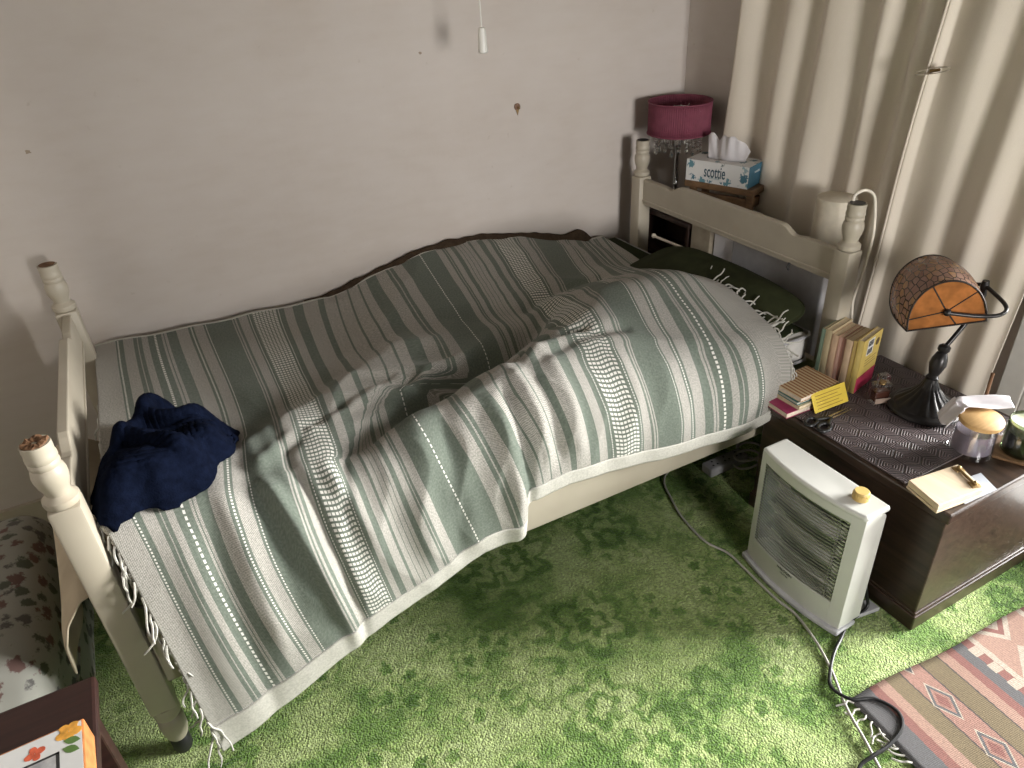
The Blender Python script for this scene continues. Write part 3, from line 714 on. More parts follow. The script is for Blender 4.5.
def blanket(nx,ny):
    s=np.linspace(0,1,nx)[:,None]*np.ones((1,ny));t=np.ones((nx,1))*np.linspace(0,1,ny)[None,:]
    x0=interp(t,[0,TT,.72,1],[.024,.028,.050,.085])
    x1=interp(t,[0,.12,.30,.45,.55,.62,.70,.78,.88,1],[1.865,1.845,1.80,1.775,1.755,1.74,1.735,1.735,1.74,1.75])
    x=x0+(x1-x0)*s
    y=-.035+(YE+.035)*t/TT
    z=H(x,np.maximum(y,YE))
    # the drape over the near edge
    k=np.clip((t-TT)/(1-TT),0,1)
    he=H(x,np.full_like(x,YE));hb=H(x,np.full_like(x,YE+.02));sl=np.clip((he-hb)/.02,-.6,.4)
    fl=np.clip(1-x/.65,0,1);hz=interp(x,HEMX,HEMZ)+.055*fl
    bul=interp(x,[0,.1,.3,.5,.7,.85,.95,1.1,1.4,1.6,1.8],[.0,.0,.03,.04,.04,.05,.03,.03,.035,.03,.01])
    P0=(np.full_like(x,YE),he);P1=(np.full_like(x,YE-.085),he+sl*.085)
    P2=(np.full_like(x,-1.15)-1.3*bul-.02*fl,.42*he+.58*hz+.06);P3=(np.full_like(x,-1.142)-.35*bul-.055*fl,hz)
    w=[(1-k)**3,3*k*(1-k)**2,3*k*k*(1-k),k**3]
    by=sum(a*b[0] for a,b in zip(w,(P0,P1,P2,P3)));bz=sum(a*b[1] for a,b in zip(w,(P0,P1,P2,P3)))
    y=np.where(k>0,by,y);z=np.where(k>0,bz,z)
    # folds hanging in the drape (outward = -y)
    f=np.zeros_like(x)
    for xt,kt,xb,kb,w_,a in [(.33,.05,.42,.95,.018,.022),(.39,.0,.44,.9,.013,-.02),(.30,.0,.33,.6,.02,-.012),(.245,.05,.27,.8,.022,.012),
        (.46,.1,.50,.55,.02,.014),(.50,.0,.47,.4,.014,-.012),(.66,.0,.62,.95,.03,.010),(.73,.1,.70,.9,.025,-.010),
        (.84,.25,.855,1.0,.022,.026),(.885,.15,.89,1.0,.014,-.024),(.92,.0,.94,.75,.018,.018),(.965,.05,.98,.8,.016,-.013),
        (1.02,.0,1.03,.8,.02,.012),(1.10,.1,1.12,.9,.03,-.008),(1.20,.1,1.19,.9,.03,.008),(1.34,.2,1.30,1,.05,.010),(1.46,.2,1.44,1,.05,-.008),(1.60,.2,1.58,1,.05,.012),
        (.15,.3,.16,1,.035,.008),(.20,.3,.215,1,.02,-.008)]:
        kk=np.clip((k-kt)/(kb-kt),0,1);xc=xt+(xb-xt)*kk
        env=np.clip((k-kt+.12)/.2,0,1)*np.clip((kb+.15-k)/.2,0,1)
        f=f+a*gauss(x-xc,w_)*env*np.clip((1.05-k)/.3,.55,1)
    y=y-f*np.clip(k*5,0,1)*.9
    z=z+f*np.clip((t-.42)/.15,0,1)*np.clip((.85-t)/.2,0,1)*.7
    # wrinkles on the top
    top=np.clip((TT+.1-t)/.1,0,1)
    g=np.zeros_like(x)
    for P,w_,a in [([(.95,-.97),(1.05,-.93),(1.18,-.94)],.018,-.022),([(1.02,-1.02),(1.12,-.985),(1.28,-.985)],.022,-.014),([(1.2,-.62),(1.32,-.56),(1.5,-.55)],.03,-.016),
        ([(.62,-.62),(.72,-.50),(.86,-.36),(.95,-.2)],.05,.012),([(.45,-.45),(.6,-.3),(.72,-.12)],.06,.008),([(.5,-.9),(.62,-.86),(.72,-.8)],.02,.012),
        ([(.72,-.86),(.80,-.80),(.90,-.77)],.018,.014),([(.66,-.93),(.70,-.88)],.03,.01),([(1.25,-.85),(1.3,-.78),(1.42,-.72)],.03,-.010),([(1.35,-1.0),(1.45,-.92),(1.6,-.9)],.05,-.006),
        ([(.40,-.97),(.46,-.92),(.55,-.87)],.018,-.014),([(.34,-1.0),(.40,-.95),(.46,-.93)],.018,.012)]:
        d,fx=pld(x,y,P);g=g+a*gauss(d,w_)
    g=g+.004*np.sin(9*x+7*y)*np.sin(13*y-5*x+1)+.0025*np.sin(31*x+11*y+2*np.sin(9*y))
    # many small rumples, strongest where the duvet is bunched
    q1=x*26+y*19+3.1*np.sin(5.1*x-7.3*y)+2.2*np.sin(11*y+4*x);q2=x*17-y*31+2.7*np.sin(6.3*x+4.9*y+1.2)+1.8*np.sin(13*x)
    env=gauss(x-.75,.42)*np.clip((t-.22)/.2,0,1)+.35*gauss(x-1.35,.4)
    g=g+env*(.0045*(1-2*np.abs(np.sin(q1*.5)))+.004*(1-2*np.abs(np.sin(q2*.5))))
    z=z+g*top
    y=y-np.clip((t-TT)/.08,0,1)*np.clip((1.02-t)/.2,.15,1)*env*(.004*(1-2*np.abs(np.sin(x*34+1.5*np.sin(y*9+z*14)+z*7)))+.003*np.sin(x*61+z*17))
    z=np.where(k<=0,np.maximum(z,.513),z)
    return s,t,x,y,z
SMP = [[0.0,0.027,0.0,0],[0.0,0.232,0.0,0],[0.0,0.405,0.0,0],[0.0,0.683,0.0,1],[0.0,0.757,0.0,1],[0.0,0.815,0.0,1],[0.0,0.923,0.0,1],[0.0,0.996,0.0,1],[0.085,0.027,0.16,0],[0.089,0.197,0.16,0],[0.097,0.305,0.16,0],[0.077,0.687,0.16,1],[0.073,0.749,0.16,1],[0.073,0.811,0.16,1],[0.077,0.865,0.16,1],[0.085,0.934,0.16,1],[0.093,1.0,0.16,1],[0.174,0.019,0.3,0],[0.178,0.239,0.3,0],[0.178,0.402,0.3,0],[0.178,0.514,0.3,0],[0.158,0.598,0.3,1],[0.147,0.71,0.3,1],[0.139,0.788,0.3,1],[0.143,0.857,0.3,1],[0.154,0.923,0.3,1],[0.216,0.015,0.387,0],[0.216,0.205,0.387,0],[0.224,0.336,0.387,0],[0.22,0.498,0.387,0],[0.193,0.695,0.387,1],[0.185,0.772,0.387,1],[0.189,0.842,0.387,1],[0.201,0.934,0.387,1],[0.251,0.042,0.46,0],[0.247,0.193,0.46,0],[0.247,0.324,0.46,0],[0.239,0.467,0.46,0],[0.239,0.564,0.46,0],[0.228,0.676,0.46,1],[0.224,0.764,0.46,1],[0.228,0.842,0.46,1],[0.228,0.927,0.46,1],[0.232,0.988,0.46,1],[0.278,0.054,0.55,0],[0.274,0.205,0.55,0],[0.274,0.332,0.55,0],[0.263,0.486,0.55,0],[0.263,0.575,0.55,0],[0.259,0.683,0.55,1],[0.251,0.792,0.55,1],[0.255,0.88,0.55,1],[0.263,1.0,0.55,1],[0.413,0.023,0.715,0],[0.39,0.266,0.715,0],[0.375,0.463,0.715,0],[0.309,0.568,0.715,1],[0.297,0.776,0.715,1],[0.297,0.865,0.715,1],[0.301,0.942,0.715,1],[0.494,0.031,0.79,0],[0.486,0.178,0.79,0],[0.471,0.351,0.79,0],[0.471,0.467,0.79,0],[0.529,0.023,0.835,0],[0.514,0.181,0.835,0],[0.517,0.305,0.835,0],[0.502,0.456,0.835,0],[0.332,0.707,0.835,1],[0.336,0.768,0.835,1],[0.344,0.83,0.835,1],[0.351,0.923,0.835,1],[0.363,0.996,0.835,1],[0.575,0.035,0.925,0],[0.56,0.174,0.925,0],[0.564,0.278,0.925,0],[0.548,0.425,0.925,0],[0.386,0.498,0.925,1],[0.371,0.622,0.925,1],[0.367,0.683,0.925,1],[0.378,0.772,0.925,1],[0.382,0.842,0.925,1],[0.394,0.923,0.925,1],[0.405,1.0,0.925,1],[0.405,0.683,1.015,1],[0.417,0.815,1.015,1],[0.432,0.892,1.015,1],[0.448,0.992,1.015,1],[0.494,0.842,1.09,1],[0.483,0.988,1.09,1],[0.718,0.058,1.3,0],[0.703,0.205,1.3,0],[0.683,0.317,1.3,0],[0.672,0.378,1.3,0],[0.664,0.529,1.3,1],[0.637,0.625,1.3,1],[0.633,0.707,1.3,1],[0.641,0.811,1.3,1],[0.645,0.931,1.3,1],[0.764,0.042,1.39,0],[0.749,0.185,1.39,0],[0.726,0.305,1.39,0],[0.691,0.544,1.39,1],[0.668,0.629,1.39,1],[0.664,0.726,1.39,1],[0.672,0.834,1.39,1],[0.672,0.942,1.39,1],[0.876,0.027,1.55,0],[0.83,0.228,1.55,0],[0.768,0.537,1.55,1],[0.757,0.618,1.55,1],[0.753,0.78,1.55,1],[0.753,0.931,1.55,1],[0.961,0.023,1.69,0],[0.907,0.189,1.69,0],[0.865,0.537,1.69,1],[0.869,0.587,1.69,1],[0.861,0.71,1.69,1],[0.849,0.865,1.69,1],[0.853,0.973,1.69,1],[1.0,0.093,1.85,0],[0.996,0.239,1.85,0],[0.946,0.552,1.85,1],[0.977,0.618,1.85,1],[0.981,0.753,1.85,1],[0.977,0.88,1.85,1],[0.977,0.969,1.85,1]]
# ------------------------------------------------------------------ the striped throw
def stripe_map(s, t):
    """woven position (metres along the bed) of every point of the throw"""
    P = np.array(SMP)
    def fit(mask):
        q = P[mask]; A = np.stack([q[:, 0] * 1.8, q[:, 1] * .8], 1); u = q[:, 2]
        d = np.linalg.norm(A[:, None] - A[None], axis=2); K = d ** 3
        n = len(q); Pm = np.stack([np.ones(n), A[:, 0], A[:, 1]], 1)
        Mx = np.zeros((n + 3, n + 3)); Mx[:n, :n] = K + 4e-3 * np.eye(n); Mx[:n, n:] = Pm; Mx[n:, :n] = Pm.T
        c = np.linalg.solve(Mx, np.concatenate([u, np.zeros(3)]))
        def ev(S, T):
            B = np.stack([S.ravel() * 1.8, T.ravel() * .8], 1)
            dd = np.linalg.norm(B[:, None] - A[None], axis=2) ** 3
            return (dd @ c[:n] + c[n] + B @ c[n + 1:]).reshape(S.shape)
        return ev
    S_, K_ = P[:, 0], P[:, 3]; both = (S_ < .275) | (S_ > .80)
    fb = fit((K_ == 0) | both); ff = fit((K_ == 1) | both)
    tb = np.interp(s, [.0, .28, .35, .375, .43, .47, .53, .60, .68, .74, 1], [.60, .60, .505, .485, .475, .485, .475, .45, .42, .40, .40])
    k = np.clip((t - tb) / .022 + .5, 0, 1); k = k * k * (3 - 2 * k)
    return fb(s, t) * (1 - k) + ff(s, t) * k

NX, NY = 430, 300
_s, _t, _x, _y, _z = blanket(NX, NY)
cs, ct = np.meshgrid(np.linspace(0, 1, 110), np.linspace(0, 1, 90), indexing='ij')
cu = stripe_map(cs, ct)
cu = np.maximum.accumulate(cu, axis=0)
def up(a):
    i = np.linspace(0, a.shape[0] - 1, NX); j = np.linspace(0, a.shape[1] - 1, NY)
    r = np.stack([np.interp(j, np.arange(a.shape[1]), row) for row in a])
    return np.stack([np.interp(i, np.arange(a.shape[0]), r[:, k]) for k in range(NY)], 1)
_u = np.clip(up(cu), 0.0005, 1.8495)
step = np.sqrt(np.diff(_x, axis=1) ** 2 + np.diff(_y, axis=1) ** 2 + np.diff(_z, axis=1) ** 2)
_v = np.concatenate([np.zeros((NX, 1)), np.cumsum(step, 1)], 1)

throw = thing('bed_throw', 'sage green and cream striped woven throw spread over the bed, hanging down its near side', 'blanket', (.95, -.6, .5))
def sheet(name, mat, j0, j1, solid, out=0.0, i0=0, i1=NX - 1):
    X = _x[i0:i1 + 1, j0:j1 + 1]; Y = _y[i0:i1 + 1, j0:j1 + 1] - out; Z = _z[i0:i1 + 1, j0:j1 + 1]; U = _u[i0:i1 + 1, j0:j1 + 1]; V = _v[i0:i1 + 1, j0:j1 + 1]
    a, b = X.shape; vs = np.stack([X, Y, Z], -1).reshape(-1, 3) - np.array(throw.location)
    idx = np.arange(a * b).reshape(a, b)
    q = np.stack([idx[:-1, :-1], idx[1:, :-1], idx[1:, 1:], idx[:-1, 1:]], -1).reshape(-1, 4)
    me = bpy.data.meshes.new(name); me.from_pydata(vs.tolist(), [], q.tolist())
    lv = np.zeros(len(me.loops), dtype=np.int32); me.loops.foreach_get('vertex_index', lv)
    uvl = me.uv_layers.new(name='UVMap'); uvl.data.foreach_set('uv', np.stack([U.ravel()[lv], V.ravel()[lv]], 1).ravel().astype(np.float32))
    me.polygons.foreach_set('use_smooth', [True] * len(me.polygons)); me.materials.append(mat)
    o = bpy.data.objects.new(name, me); COL.objects.link(o); o.parent = throw; ORG[o.name] = org(throw)
    md = o.modifiers.new('thickness', 'SOLIDIFY'); md.thickness = solid; md.offset = 0
    return o
JH = NY - 11
cloth = sheet('cloth', M_BLANKET, 1, JH, .004)
sheet('hem', M_HEM, JH, NY - 1, .007, .001)
sheet('hem', M_HEM, 0, 2, .006)
rng = random.Random(11)
def tassel(p, d, L, wig, r=.0022):
    p = Vector(p); d = Vector(d).normalized(); pts = [p]
    for k in range(5):
        d = (d + Vector((rng.uniform(-wig, wig), rng.uniform(-wig, wig), rng.uniform(-wig, wig) - .18))).normalized(); pts.append(pts[-1] + d * L / 5)
    G().tube(cr(pts, 3), [r * (1 - .35 * i / 15) for i in range(16)], 5).build('tassel', M_HEM, throw, True)
for k in range(62):          # knotted fringe at the head end
    j = int(NY * (.20 + .76 * k / 61)); i = NX - 1
    p = (_x[i, j], _y[i, j], _z[i, j]); drop = max(0, (j / NY - .62) / .3)
    tassel(p, (1.0, rng.uniform(-.8, .8), .75 - 2.1 * drop), rng.uniform(.04, .07), .6, .0027)
for k in range(52):          # fringe at the foot end
    j = int(NY * (.25 + .735 * (k / 51) ** .7)); p = (_x[0, j], _y[0, j], _z[0, j])
    hang = j / NY > .66
    tassel(p, (-.25 if hang else -.1, -.15 if hang else 0, -1), rng.uniform(.05, .10) if hang else .04, .5, .0028)

# brown blanket peeping out along the wall
def fn(a, b):
    x = .66 + 1.19 * a; z0 = float(H(np.array([x]), np.array([-.035]))[0])
    bump = .03 * math.exp(-((x - 1.765) / .045) ** 2) + .006 * noise.noise(Vector((x * 22, 0, 3)))
    rise = .012 * min(1, a * 8) * min(1, (1 - a) * 20)
    prof = [(-.16, -.030), (-.10, -.018), (-.055, -.004), (-.032, rise + bump), (-.012, rise * .8 + bump), (-.005, -.02)]
    y, dz = prof[min(5, int(round(b * 5)))]
    return (x, y, z0 + dz)
g = G(); g.grid(fn, 120, 5)
tag(g.build('brown_blanket', M_BROWNB, None, 'all', solid=.006), 'dark brown blanket edge showing between the throw and the back wall', 'blanket')

# beige undersheet poking out through the footboard
def fn(a, b):
    y = -.52 - .57 * a
    P = [(.020, .512), (.0, .522), (-.050, .515 + .05 * (1 - a)), (-.085 - .04 * (1 - a), .475 + .05 * (1 - a)), (-.100 - .012 * math.sin(a * 9), .42), (-.108 - .010 * math.sin(a * 14 + 1), .375 - .03 * a + .012 * math.sin(a * 5))]
    q = b * 5; i = min(4, int(q)); k = q - i
    return (P[i][0] * (1 - k) + P[i + 1][0] * k, y + .01 * math.sin(b * 7), P[i][1] * (1 - k) + P[i + 1][1] * k)
g = G(); g.grid(fn, 50, 20)
tag(g.build('undersheet', M_SHEET, None, 'all', solid=.006, sub=1), 'beige undersheet hanging out between the bars of the footboard', 'sheet')

# navy fleece
_bz = {}
for a_, b_, c_ in zip(_x.ravel(), _y.ravel(), _z.ravel()):
    if a_ < .45 and b_ < -.5:
        k_ = (int(a_ / .012), int(-b_ / .012)); _bz[k_] = max(_bz.get(k_, 0), c_)
def throw_z(x, y):
    i, j = int(x / .012), int(-y / .012); v = [_bz[(i + a, j + b)] for a in (-1, 0, 1) for b in (-1, 0, 1) if (i + a, j + b) in _bz]
    return sum(v) / len(v) if v else float(H(np.array([x]), np.array([-1.04]))[0]) - .03
OUT = [(.028, -.90), (.022, -1.0), (.045, -1.06), (.13, -1.075), (.215, -1.045), (.275, -.975), (.305, -.88), (.315, -.80), (.275, -.735), (.21, -.665), (.155, -.645), (.105, -.70), (.06, -.79)]
oc = cr([(x, y, 0) for x, y in OUT], 10, True); cen = Vector((.165, -.87, 0)); no = len(oc)
def fn(a, b):
    i = a * no; i0 = int(i) % no; o = oc[i0].lerp(oc[(i0 + 1) % no], i - int(i)); ang = 2 * PI * a
    rim = 1 + .05 * math.sin(ang * 7 + 1) + .03 * math.sin(ang * 13)
    r = b; p = cen.lerp(o, r ** .85 * (1 + (rim - 1) * r * r))
    q = Vector((p.x * 8, p.y * 8, 0)); wq = noise.noise_vector(q * .8) * .9
    base = throw_z(p.x, p.y)
    n1 = 1 - abs(noise.noise((q + wq) * .55 + Vector((3, 1, 0)))) * 2.4
    n2 = 1 - abs(noise.noise((q + wq * 1.1) * 1.0 + Vector((7, 2, 0)))) * 2.2
    n3 = noise.noise(q * 2.6)
    dome = .062 * max(0, 1 - r ** 3) + .012
    loop = .034 * math.exp(-((math.hypot((p.x - .205) / 1.0, (p.y + .755) / 1.25) - .055) / .020) ** 2)
    pit = -.022 * math.exp(-(((p.x - .195) / .032) ** 2 + ((p.y + .765) / .045) ** 2))
    fold = .026 * math.exp(-(((p.x - .16) * .75 + (p.y + .93) * .66) / .018) ** 2) * max(0, 1 - r ** 3)
    fold2 = .018 * math.exp(-(((p.x - .10) * .9 - (p.y + .86) * .45) / .016) ** 2) * max(0, 1 - r ** 3)
    e = max(0, 1 - r ** 6)
    z = base + .006 + dome * (.25 + .75 * e) * (1 if r < 1 else 0) * max(.12, 1 - r ** 9) + (.020 * max(n1, 0) + .009 * max(n2, 0) + .006 * n3 + loop + pit + fold + fold2) * e
    return (p.x, p.y, max(z, base + .006))
g = G(); g.grid(fn, 170, 56, closed_u=True)
nv = thing('navy_fleece', 'crumpled navy blue fleece dropped on the throw by the footboard', 'fleece', (.165, -.87, .62))
g.build('cloth', M_NAVY, nv, 'all', solid=.007, offset=1.0)
# ------------------------------------------------------------------ behind the headboard
cab = thing('bedside_cabinet', 'dark brown open-fronted cabinet behind the headboard, under the pink lamp', 'cabinet', (2.11, -.19, 0))
g = G(); x0, x1, y0, y1 = 2.03, 2.185, -.355, -.03
g.box((x0, y0, .03), (x1, y0 + .016, .60), .002); g.box((x0, y1 - .016, .03), (x1, y1, .60), .002); g.box((x1 - .008, y0, .03), (x1, y1, .60)); g.box((x0, y0, .03), (x1, y1, .05), .002)
g.build('carcass', M_CAB, cab)
G().box((x0 - .01, y0 - .01, .60), (x1, y1 + .01, .618), .004).build('top', M_CAB, cab)
G().box((x0 + .004, y0 + .016, .44), (x1 - .008, y1 - .016, .455), .002).build('shelf', M_CAB, cab)
g = G(); g.box((2.03, -.47, .0), (2.17, -.37, .63), .003)
bxp = g.build('board', plain('beige_board', (.36, .31, .23), .7), None); tag(bxp, 'beige board standing between the dark cabinet and the white carton behind the headboard', 'board')
t = thing('carton', 'white carton standing behind the middle of the headboard', 'box', (2.10, -.54, 0))
G().box((2.045, -.578, 0), (2.165, -.476, .690), .003).build('body', M_CARTON, t)
G().box((2.043, -.579, .66), (2.046, -.475, .663), .0005).build('lid_edge', M_GREYBOX, t)
t = thing('shaded_panel_box', 'grey box added for the shaded half of a white panel, behind the near half of the headboard, the plain cream lamp stands on it', 'box', (2.10, -.80, 0))
G().box((2.03, -.975, 0), (2.175, -.582, .632), .006).build('body', M_GREYBOX, t)  # grey puts the shade on a white panel's right half into colour
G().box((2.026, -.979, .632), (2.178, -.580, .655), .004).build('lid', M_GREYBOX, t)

# cream cylinder lamp
t = thing('cylinder_lamp', 'plain cream cylinder lamp behind the near post of the headboard', 'lamp', (2.125, -.895, .655))
cx, cy = 2.122, -.898
G().lathe([(.0, .6555), (.044, .6555), (.044, .664), (.012, .668), (.010, .72), (.0, .72)], Matrix.Translation((cx, cy, 0)), 24).build('base', M_WHITE, t, True)
G().lathe([(.056, .672), (.058, .672), (.0575, .832), (.0555, .832), (.056, .672)], Matrix.Translation((cx, cy, 0)), 40).build('lamp_shade', M_CLOTHSH, t, 40)
G().lathe([(.0, .828), (.0565, .828), (.0572, .833), (.055, .8345), (.0, .8345)], Matrix.Translation((cx, cy, 0)), 32).build('shade_top', M_CLOTHSH, t, 40)
g = G(); g.tube(cr([(1.98, -1.062, .888), (1.985, -1.060, .905), (2.01, -1.068, .915), (2.025, -1.085, .905), (2.03, -1.094, .875), (2.032, -1.105, .80), (2.036, -1.100, .73), (2.03, -1.094, .65), (2.032, -1.086, .59), (2.034, -1.092, .535), (2.04, -1.10, .45), (2.06, -1.11, .395)], 8), .0042, 8)
tag(g.build('flex_cable', M_CREAMC, None, True), 'cream flex looping over the top of the near headboard post and down behind the books', 'cable')

# pink lamp
lx, ly = 2.112, -.165
lamp = thing('crystal_lamp', 'table lamp with a pleated magenta drum shade and hanging crystal beads', 'lamp', (lx, ly, .618))
T = Matrix.Translation((lx, ly, 0))
G().lathe([(0, .6185), (.055, .6185), (.056, .626), (.045, .634), (.014, .642), (.009, .66), (.008, .70), (.012, .71), (.008, .72), (.008, .84), (.014, .85), (.007, .86), (.007, .95), (0, .95)], T, 24).build('stem', M_CHROME, lamp, 40)
R_, z0, z1 = .114, .904, 1.014
def shade(a, b):
    th = 2 * PI * a; r = R_ + .0012 * math.sin(th * 90); return (lx + r * math.cos(th), ly + r * math.sin(th), z0 + (z1 - z0) * b)
G().grid(shade, 540, 3, closed_u=True).build('lamp_shade', M_MAGENTA, lamp, 'all', solid=.002)
g = G()
for z in (z0, z1): g.tube([(lx + (R_ + .001) * math.cos(2 * PI * k / 48), ly + (R_ + .001) * math.sin(2 * PI * k / 48), z) for k in range(48)], .003, 6, closed=True)
g.build('shade_rim', M_MAGENTA, lamp, True)
g = G()
for k in range(3):
    a = 2 * PI * k / 3 + .5; g.tube([(lx, ly, .955), (lx + R_ * math.cos(a), ly + R_ * math.sin(a), .995)], .002, 6)
for rr, zz in ((.05, .985), (.085, .925)): g.tube([(lx + rr * math.cos(2 * PI * k / 30), ly + rr * math.sin(2 * PI * k / 30), zz) for k in range(30)], .0025, 6, closed=True)
g.build('shade_carrier', M_CHROME, lamp, True)
for ring, (rr, n_, za, nb) in enumerate(((.085, 20, .92, 6), (.05, 12, .985, 9))):
    for k in range(n_):
        a = 2 * PI * (k + .5 * ring) / n_; g = G(); x, y = lx + rr * math.cos(a), ly + rr * math.sin(a)
        L = nb + (k % 3 == 0)
        for i in range(L):
            big = i == L - 1
            b = bmesh.new(); bmesh.ops.create_icosphere(b, subdivisions=1, radius=.0085 if big else .0058)
            for v in b.verts: v.co = Vector((x + v.co.x, y + v.co.y, za - i * .0135 + v.co.z * (1.5 if big else 1)))
            g.bm(b)
        g.tube([(x, y, za + .004), (x, y, za - L * .0135)], .0006, 4)
        g.build('bead_string', M_CRYSTAL, lamp)

# stool and tissue box (a quarter turned towards the room)
A0 = Vector((2.026, -.322, 0)); ang = math.atan2(-.23, .083)        # far front corner, direction of the long front edge
fx = Vector((math.cos(ang), math.sin(ang), 0)); fy = Vector((-fx.y, fx.x, 0))          # fy points away from the front
def MB(z): return frame((A0.x, A0.y, z), fx, fy)
ZT = .778
st = thing('stool', 'small rustic brown wooden stool behind the headboard, carrying the tissue box', 'stool', (2.10, -.43, 0))
M = MB(0)
G().box((-.005, .0, ZT - .026), (.262, .128, ZT - .002), .004, M).build('seat', M_RUST, st)
for a, b in ((.012, .008), (.232, .008), (.012, .100), (.232, .100)):
    G().box((a, b, .0), (a + .024, b + .022, ZT - .026), .003, M).build('leg', M_RUST, st)
for z in (ZT - .075, .30):
    g = G(); g.box((.036, .012, z), (.232, .024, z + .035), .003, M); g.build('stretcher', M_RUST, st)
    g = G(); g.box((.238, .030, z), (.250, .100, z + .035), .003, M); g.build('stretcher', M_RUST, st)
tb = thing('tissue_box', 'white and blue floral tissue box with a tissue pulled up, on the brown stool', 'tissue box', (2.10, -.43, ZT))
M = MB(ZT - .0015); LX, LY, LZ = .238, .115, .074
def mat_box():
    t = NT('floral_tissue_card'); p = t.mapping(t.obj(), (1, 1, 1)); 
    v = t.n('TexVoronoi', None, Vector=p, Scale=26.0, Randomness=.9); n1 = t.noise(p, 130, 2, .6)
    r = t.math('ADD', v.outputs['Distance'], t.math('MULTIPLY', t.math('SUBTRACT', n1, .5), .8))
    c = t.ramp(t.sep(v.outputs['Color'])[0], [(0, (.05, .14, .19)), (.35, (.10, .22, .26)), (.6, (.02, .05, .045)), (.8, (.25, .34, .36))], 'CONSTANT')
    clump = t.ramp(t.noise(p, 13, 1), [(.42, (0, 0, 0)), (.48, (1, 1, 1))])
    f = t.math('MULTIPLY', t.sep(clump)[0], t.math('LESS_THAN', r, .38))
    t.bsdf(t.mix(f, (.60, .60, .58, 1), c), .45); return t.m
M_BOXF = mat_box(); M_BOXW = plain('white_card', (.60, .60, .585), .5, 0, .03); M_BLUE = plain('teal_blue_card', (.05, .14, .20), .5, 0, .06)
g = G()
def face(g, pts, mi): g.mi = mi; g.add([M @ Vector(p) for p in pts], [(0, 1, 2, 3)])
face(g, [(0, 0, 0), (LX, 0, 0), (LX, 0, LZ), (0, 0, LZ)], 0); face(g, [(0, LY, 0), (LX, LY, 0), (LX, LY, LZ), (0, LY, LZ)], 0)
face(g, [(LX, 0, 0), (LX, LY, 0), (LX, LY, LZ), (LX, 0, LZ)], 1); face(g, [(0, 0, 0), (0, LY, 0), (0, LY, LZ), (0, 0, LZ)], 1)
face(g, [(0, 0, 0), (LX, 0, 0), (LX, LY, 0), (0, LY, 0)], 2)
# top with its oval slot
n_ = 32; oc_ = [(LX / 2 + .072 * math.cos(2 * PI * k / n_), LY / 2 + .022 * math.sin(2 * PI * k / n_), LZ) for k in range(n_)]
ob = []
for x, y, z in oc_:
    dx, dy = x - LX / 2, y - LY / 2; q = min(LX / 2 / max(1e-6, abs(dx)), LY / 2 / max(1e-6, abs(dy))); ob.append((LX / 2 + dx * q, LY / 2 + dy * q, LZ))
g.mi = 0; g.add([M @ Vector(p) for p in oc_ + ob], [(k, (k + 1) % n_, n_ + (k + 1) % n_, n_ + k) for k in range(n_)])
cb = [(LX / 2 + a * LX / 2, LY / 2 + b * LY / 2, LZ) for a, b in ((1, 1), (-1, 1), (-1, -1), (1, -1))]
for c_, qd in zip(cb, ((0, 1), (1, 2), (2, 3), (3, 4))):
    lo_, hi_ = qd[0] * n_ // 4, qd[1] * n_ // 4
    for k in range(lo_, hi_):
        a, b = ob[k % n_], ob[(k + 1) % n_]
        if abs(a[0] - b[0]) > 1e-5 and abs(a[1] - b[1]) > 1e-5: g.add([M @ Vector(a), M @ Vector(c_), M @ Vector(b)], [(0, 1, 2)])
g.build('box', [M_BOXF, M_BLUE, M_BOXW], tb)
g = G(); g.box((.066, -.0006, .012), (.158, .0, .062), 0, M); g.build('front_panel', M_BOXW, tb)
TM = frame(M @ Vector((.112, -.0010, .039)), fx, (0, 0, 1))
text_mesh('lettering', 'scottie', .058, TM @ Matrix.Diagonal((.52, 1, 1, 1)), plain('dark_teal_ink', (.035, .075, .10), .5), tb, .0003, bold=.0006)
text_mesh('small_lettering', 'facial tissues', .0085, frame(M @ Vector((.112, -.0010, .019)), fx, (0, 0, 1)), plain('pale_teal_ink', (.20, .33, .36), .5), tb, .0003)
text_mesh('end_lettering', 'scottie', .014, frame(M @ Vector((LX + .0006, .062, .05)), fy, (0, 0, 1)), M_BOXW, tb, .0003)
def tis(a, b):
    u_ = a * 2 - 1; sp = .026 + .060 * b ** .8
    x = LX / 2 + u_ * (.066 + .022 * b) + .006 * b * math.sin(5 * a)
    y = LY / 2 + .007 * math.sin(a * 8 + .5) + .010 * b * math.sin(a * 4 + 2) + .016 * b * b + .003 * math.sin(a * 27 + b * 3) * b
    top_ = .080 + .010 * math.cos(u_ * 2.6) + .014 * math.exp(-((u_ + .86) / .17) ** 2) - .012 * math.exp(-((u_ + .50) / .14) ** 2) - .055 * max(0, u_ - .55) + .003 * math.sin(a * 23)
    return M @ Vector((x, y, LZ - .012 + b * top_))
G().grid(tis, 70, 18).build('tissue', M_TISSUE, tb, 'all', solid=.0008)

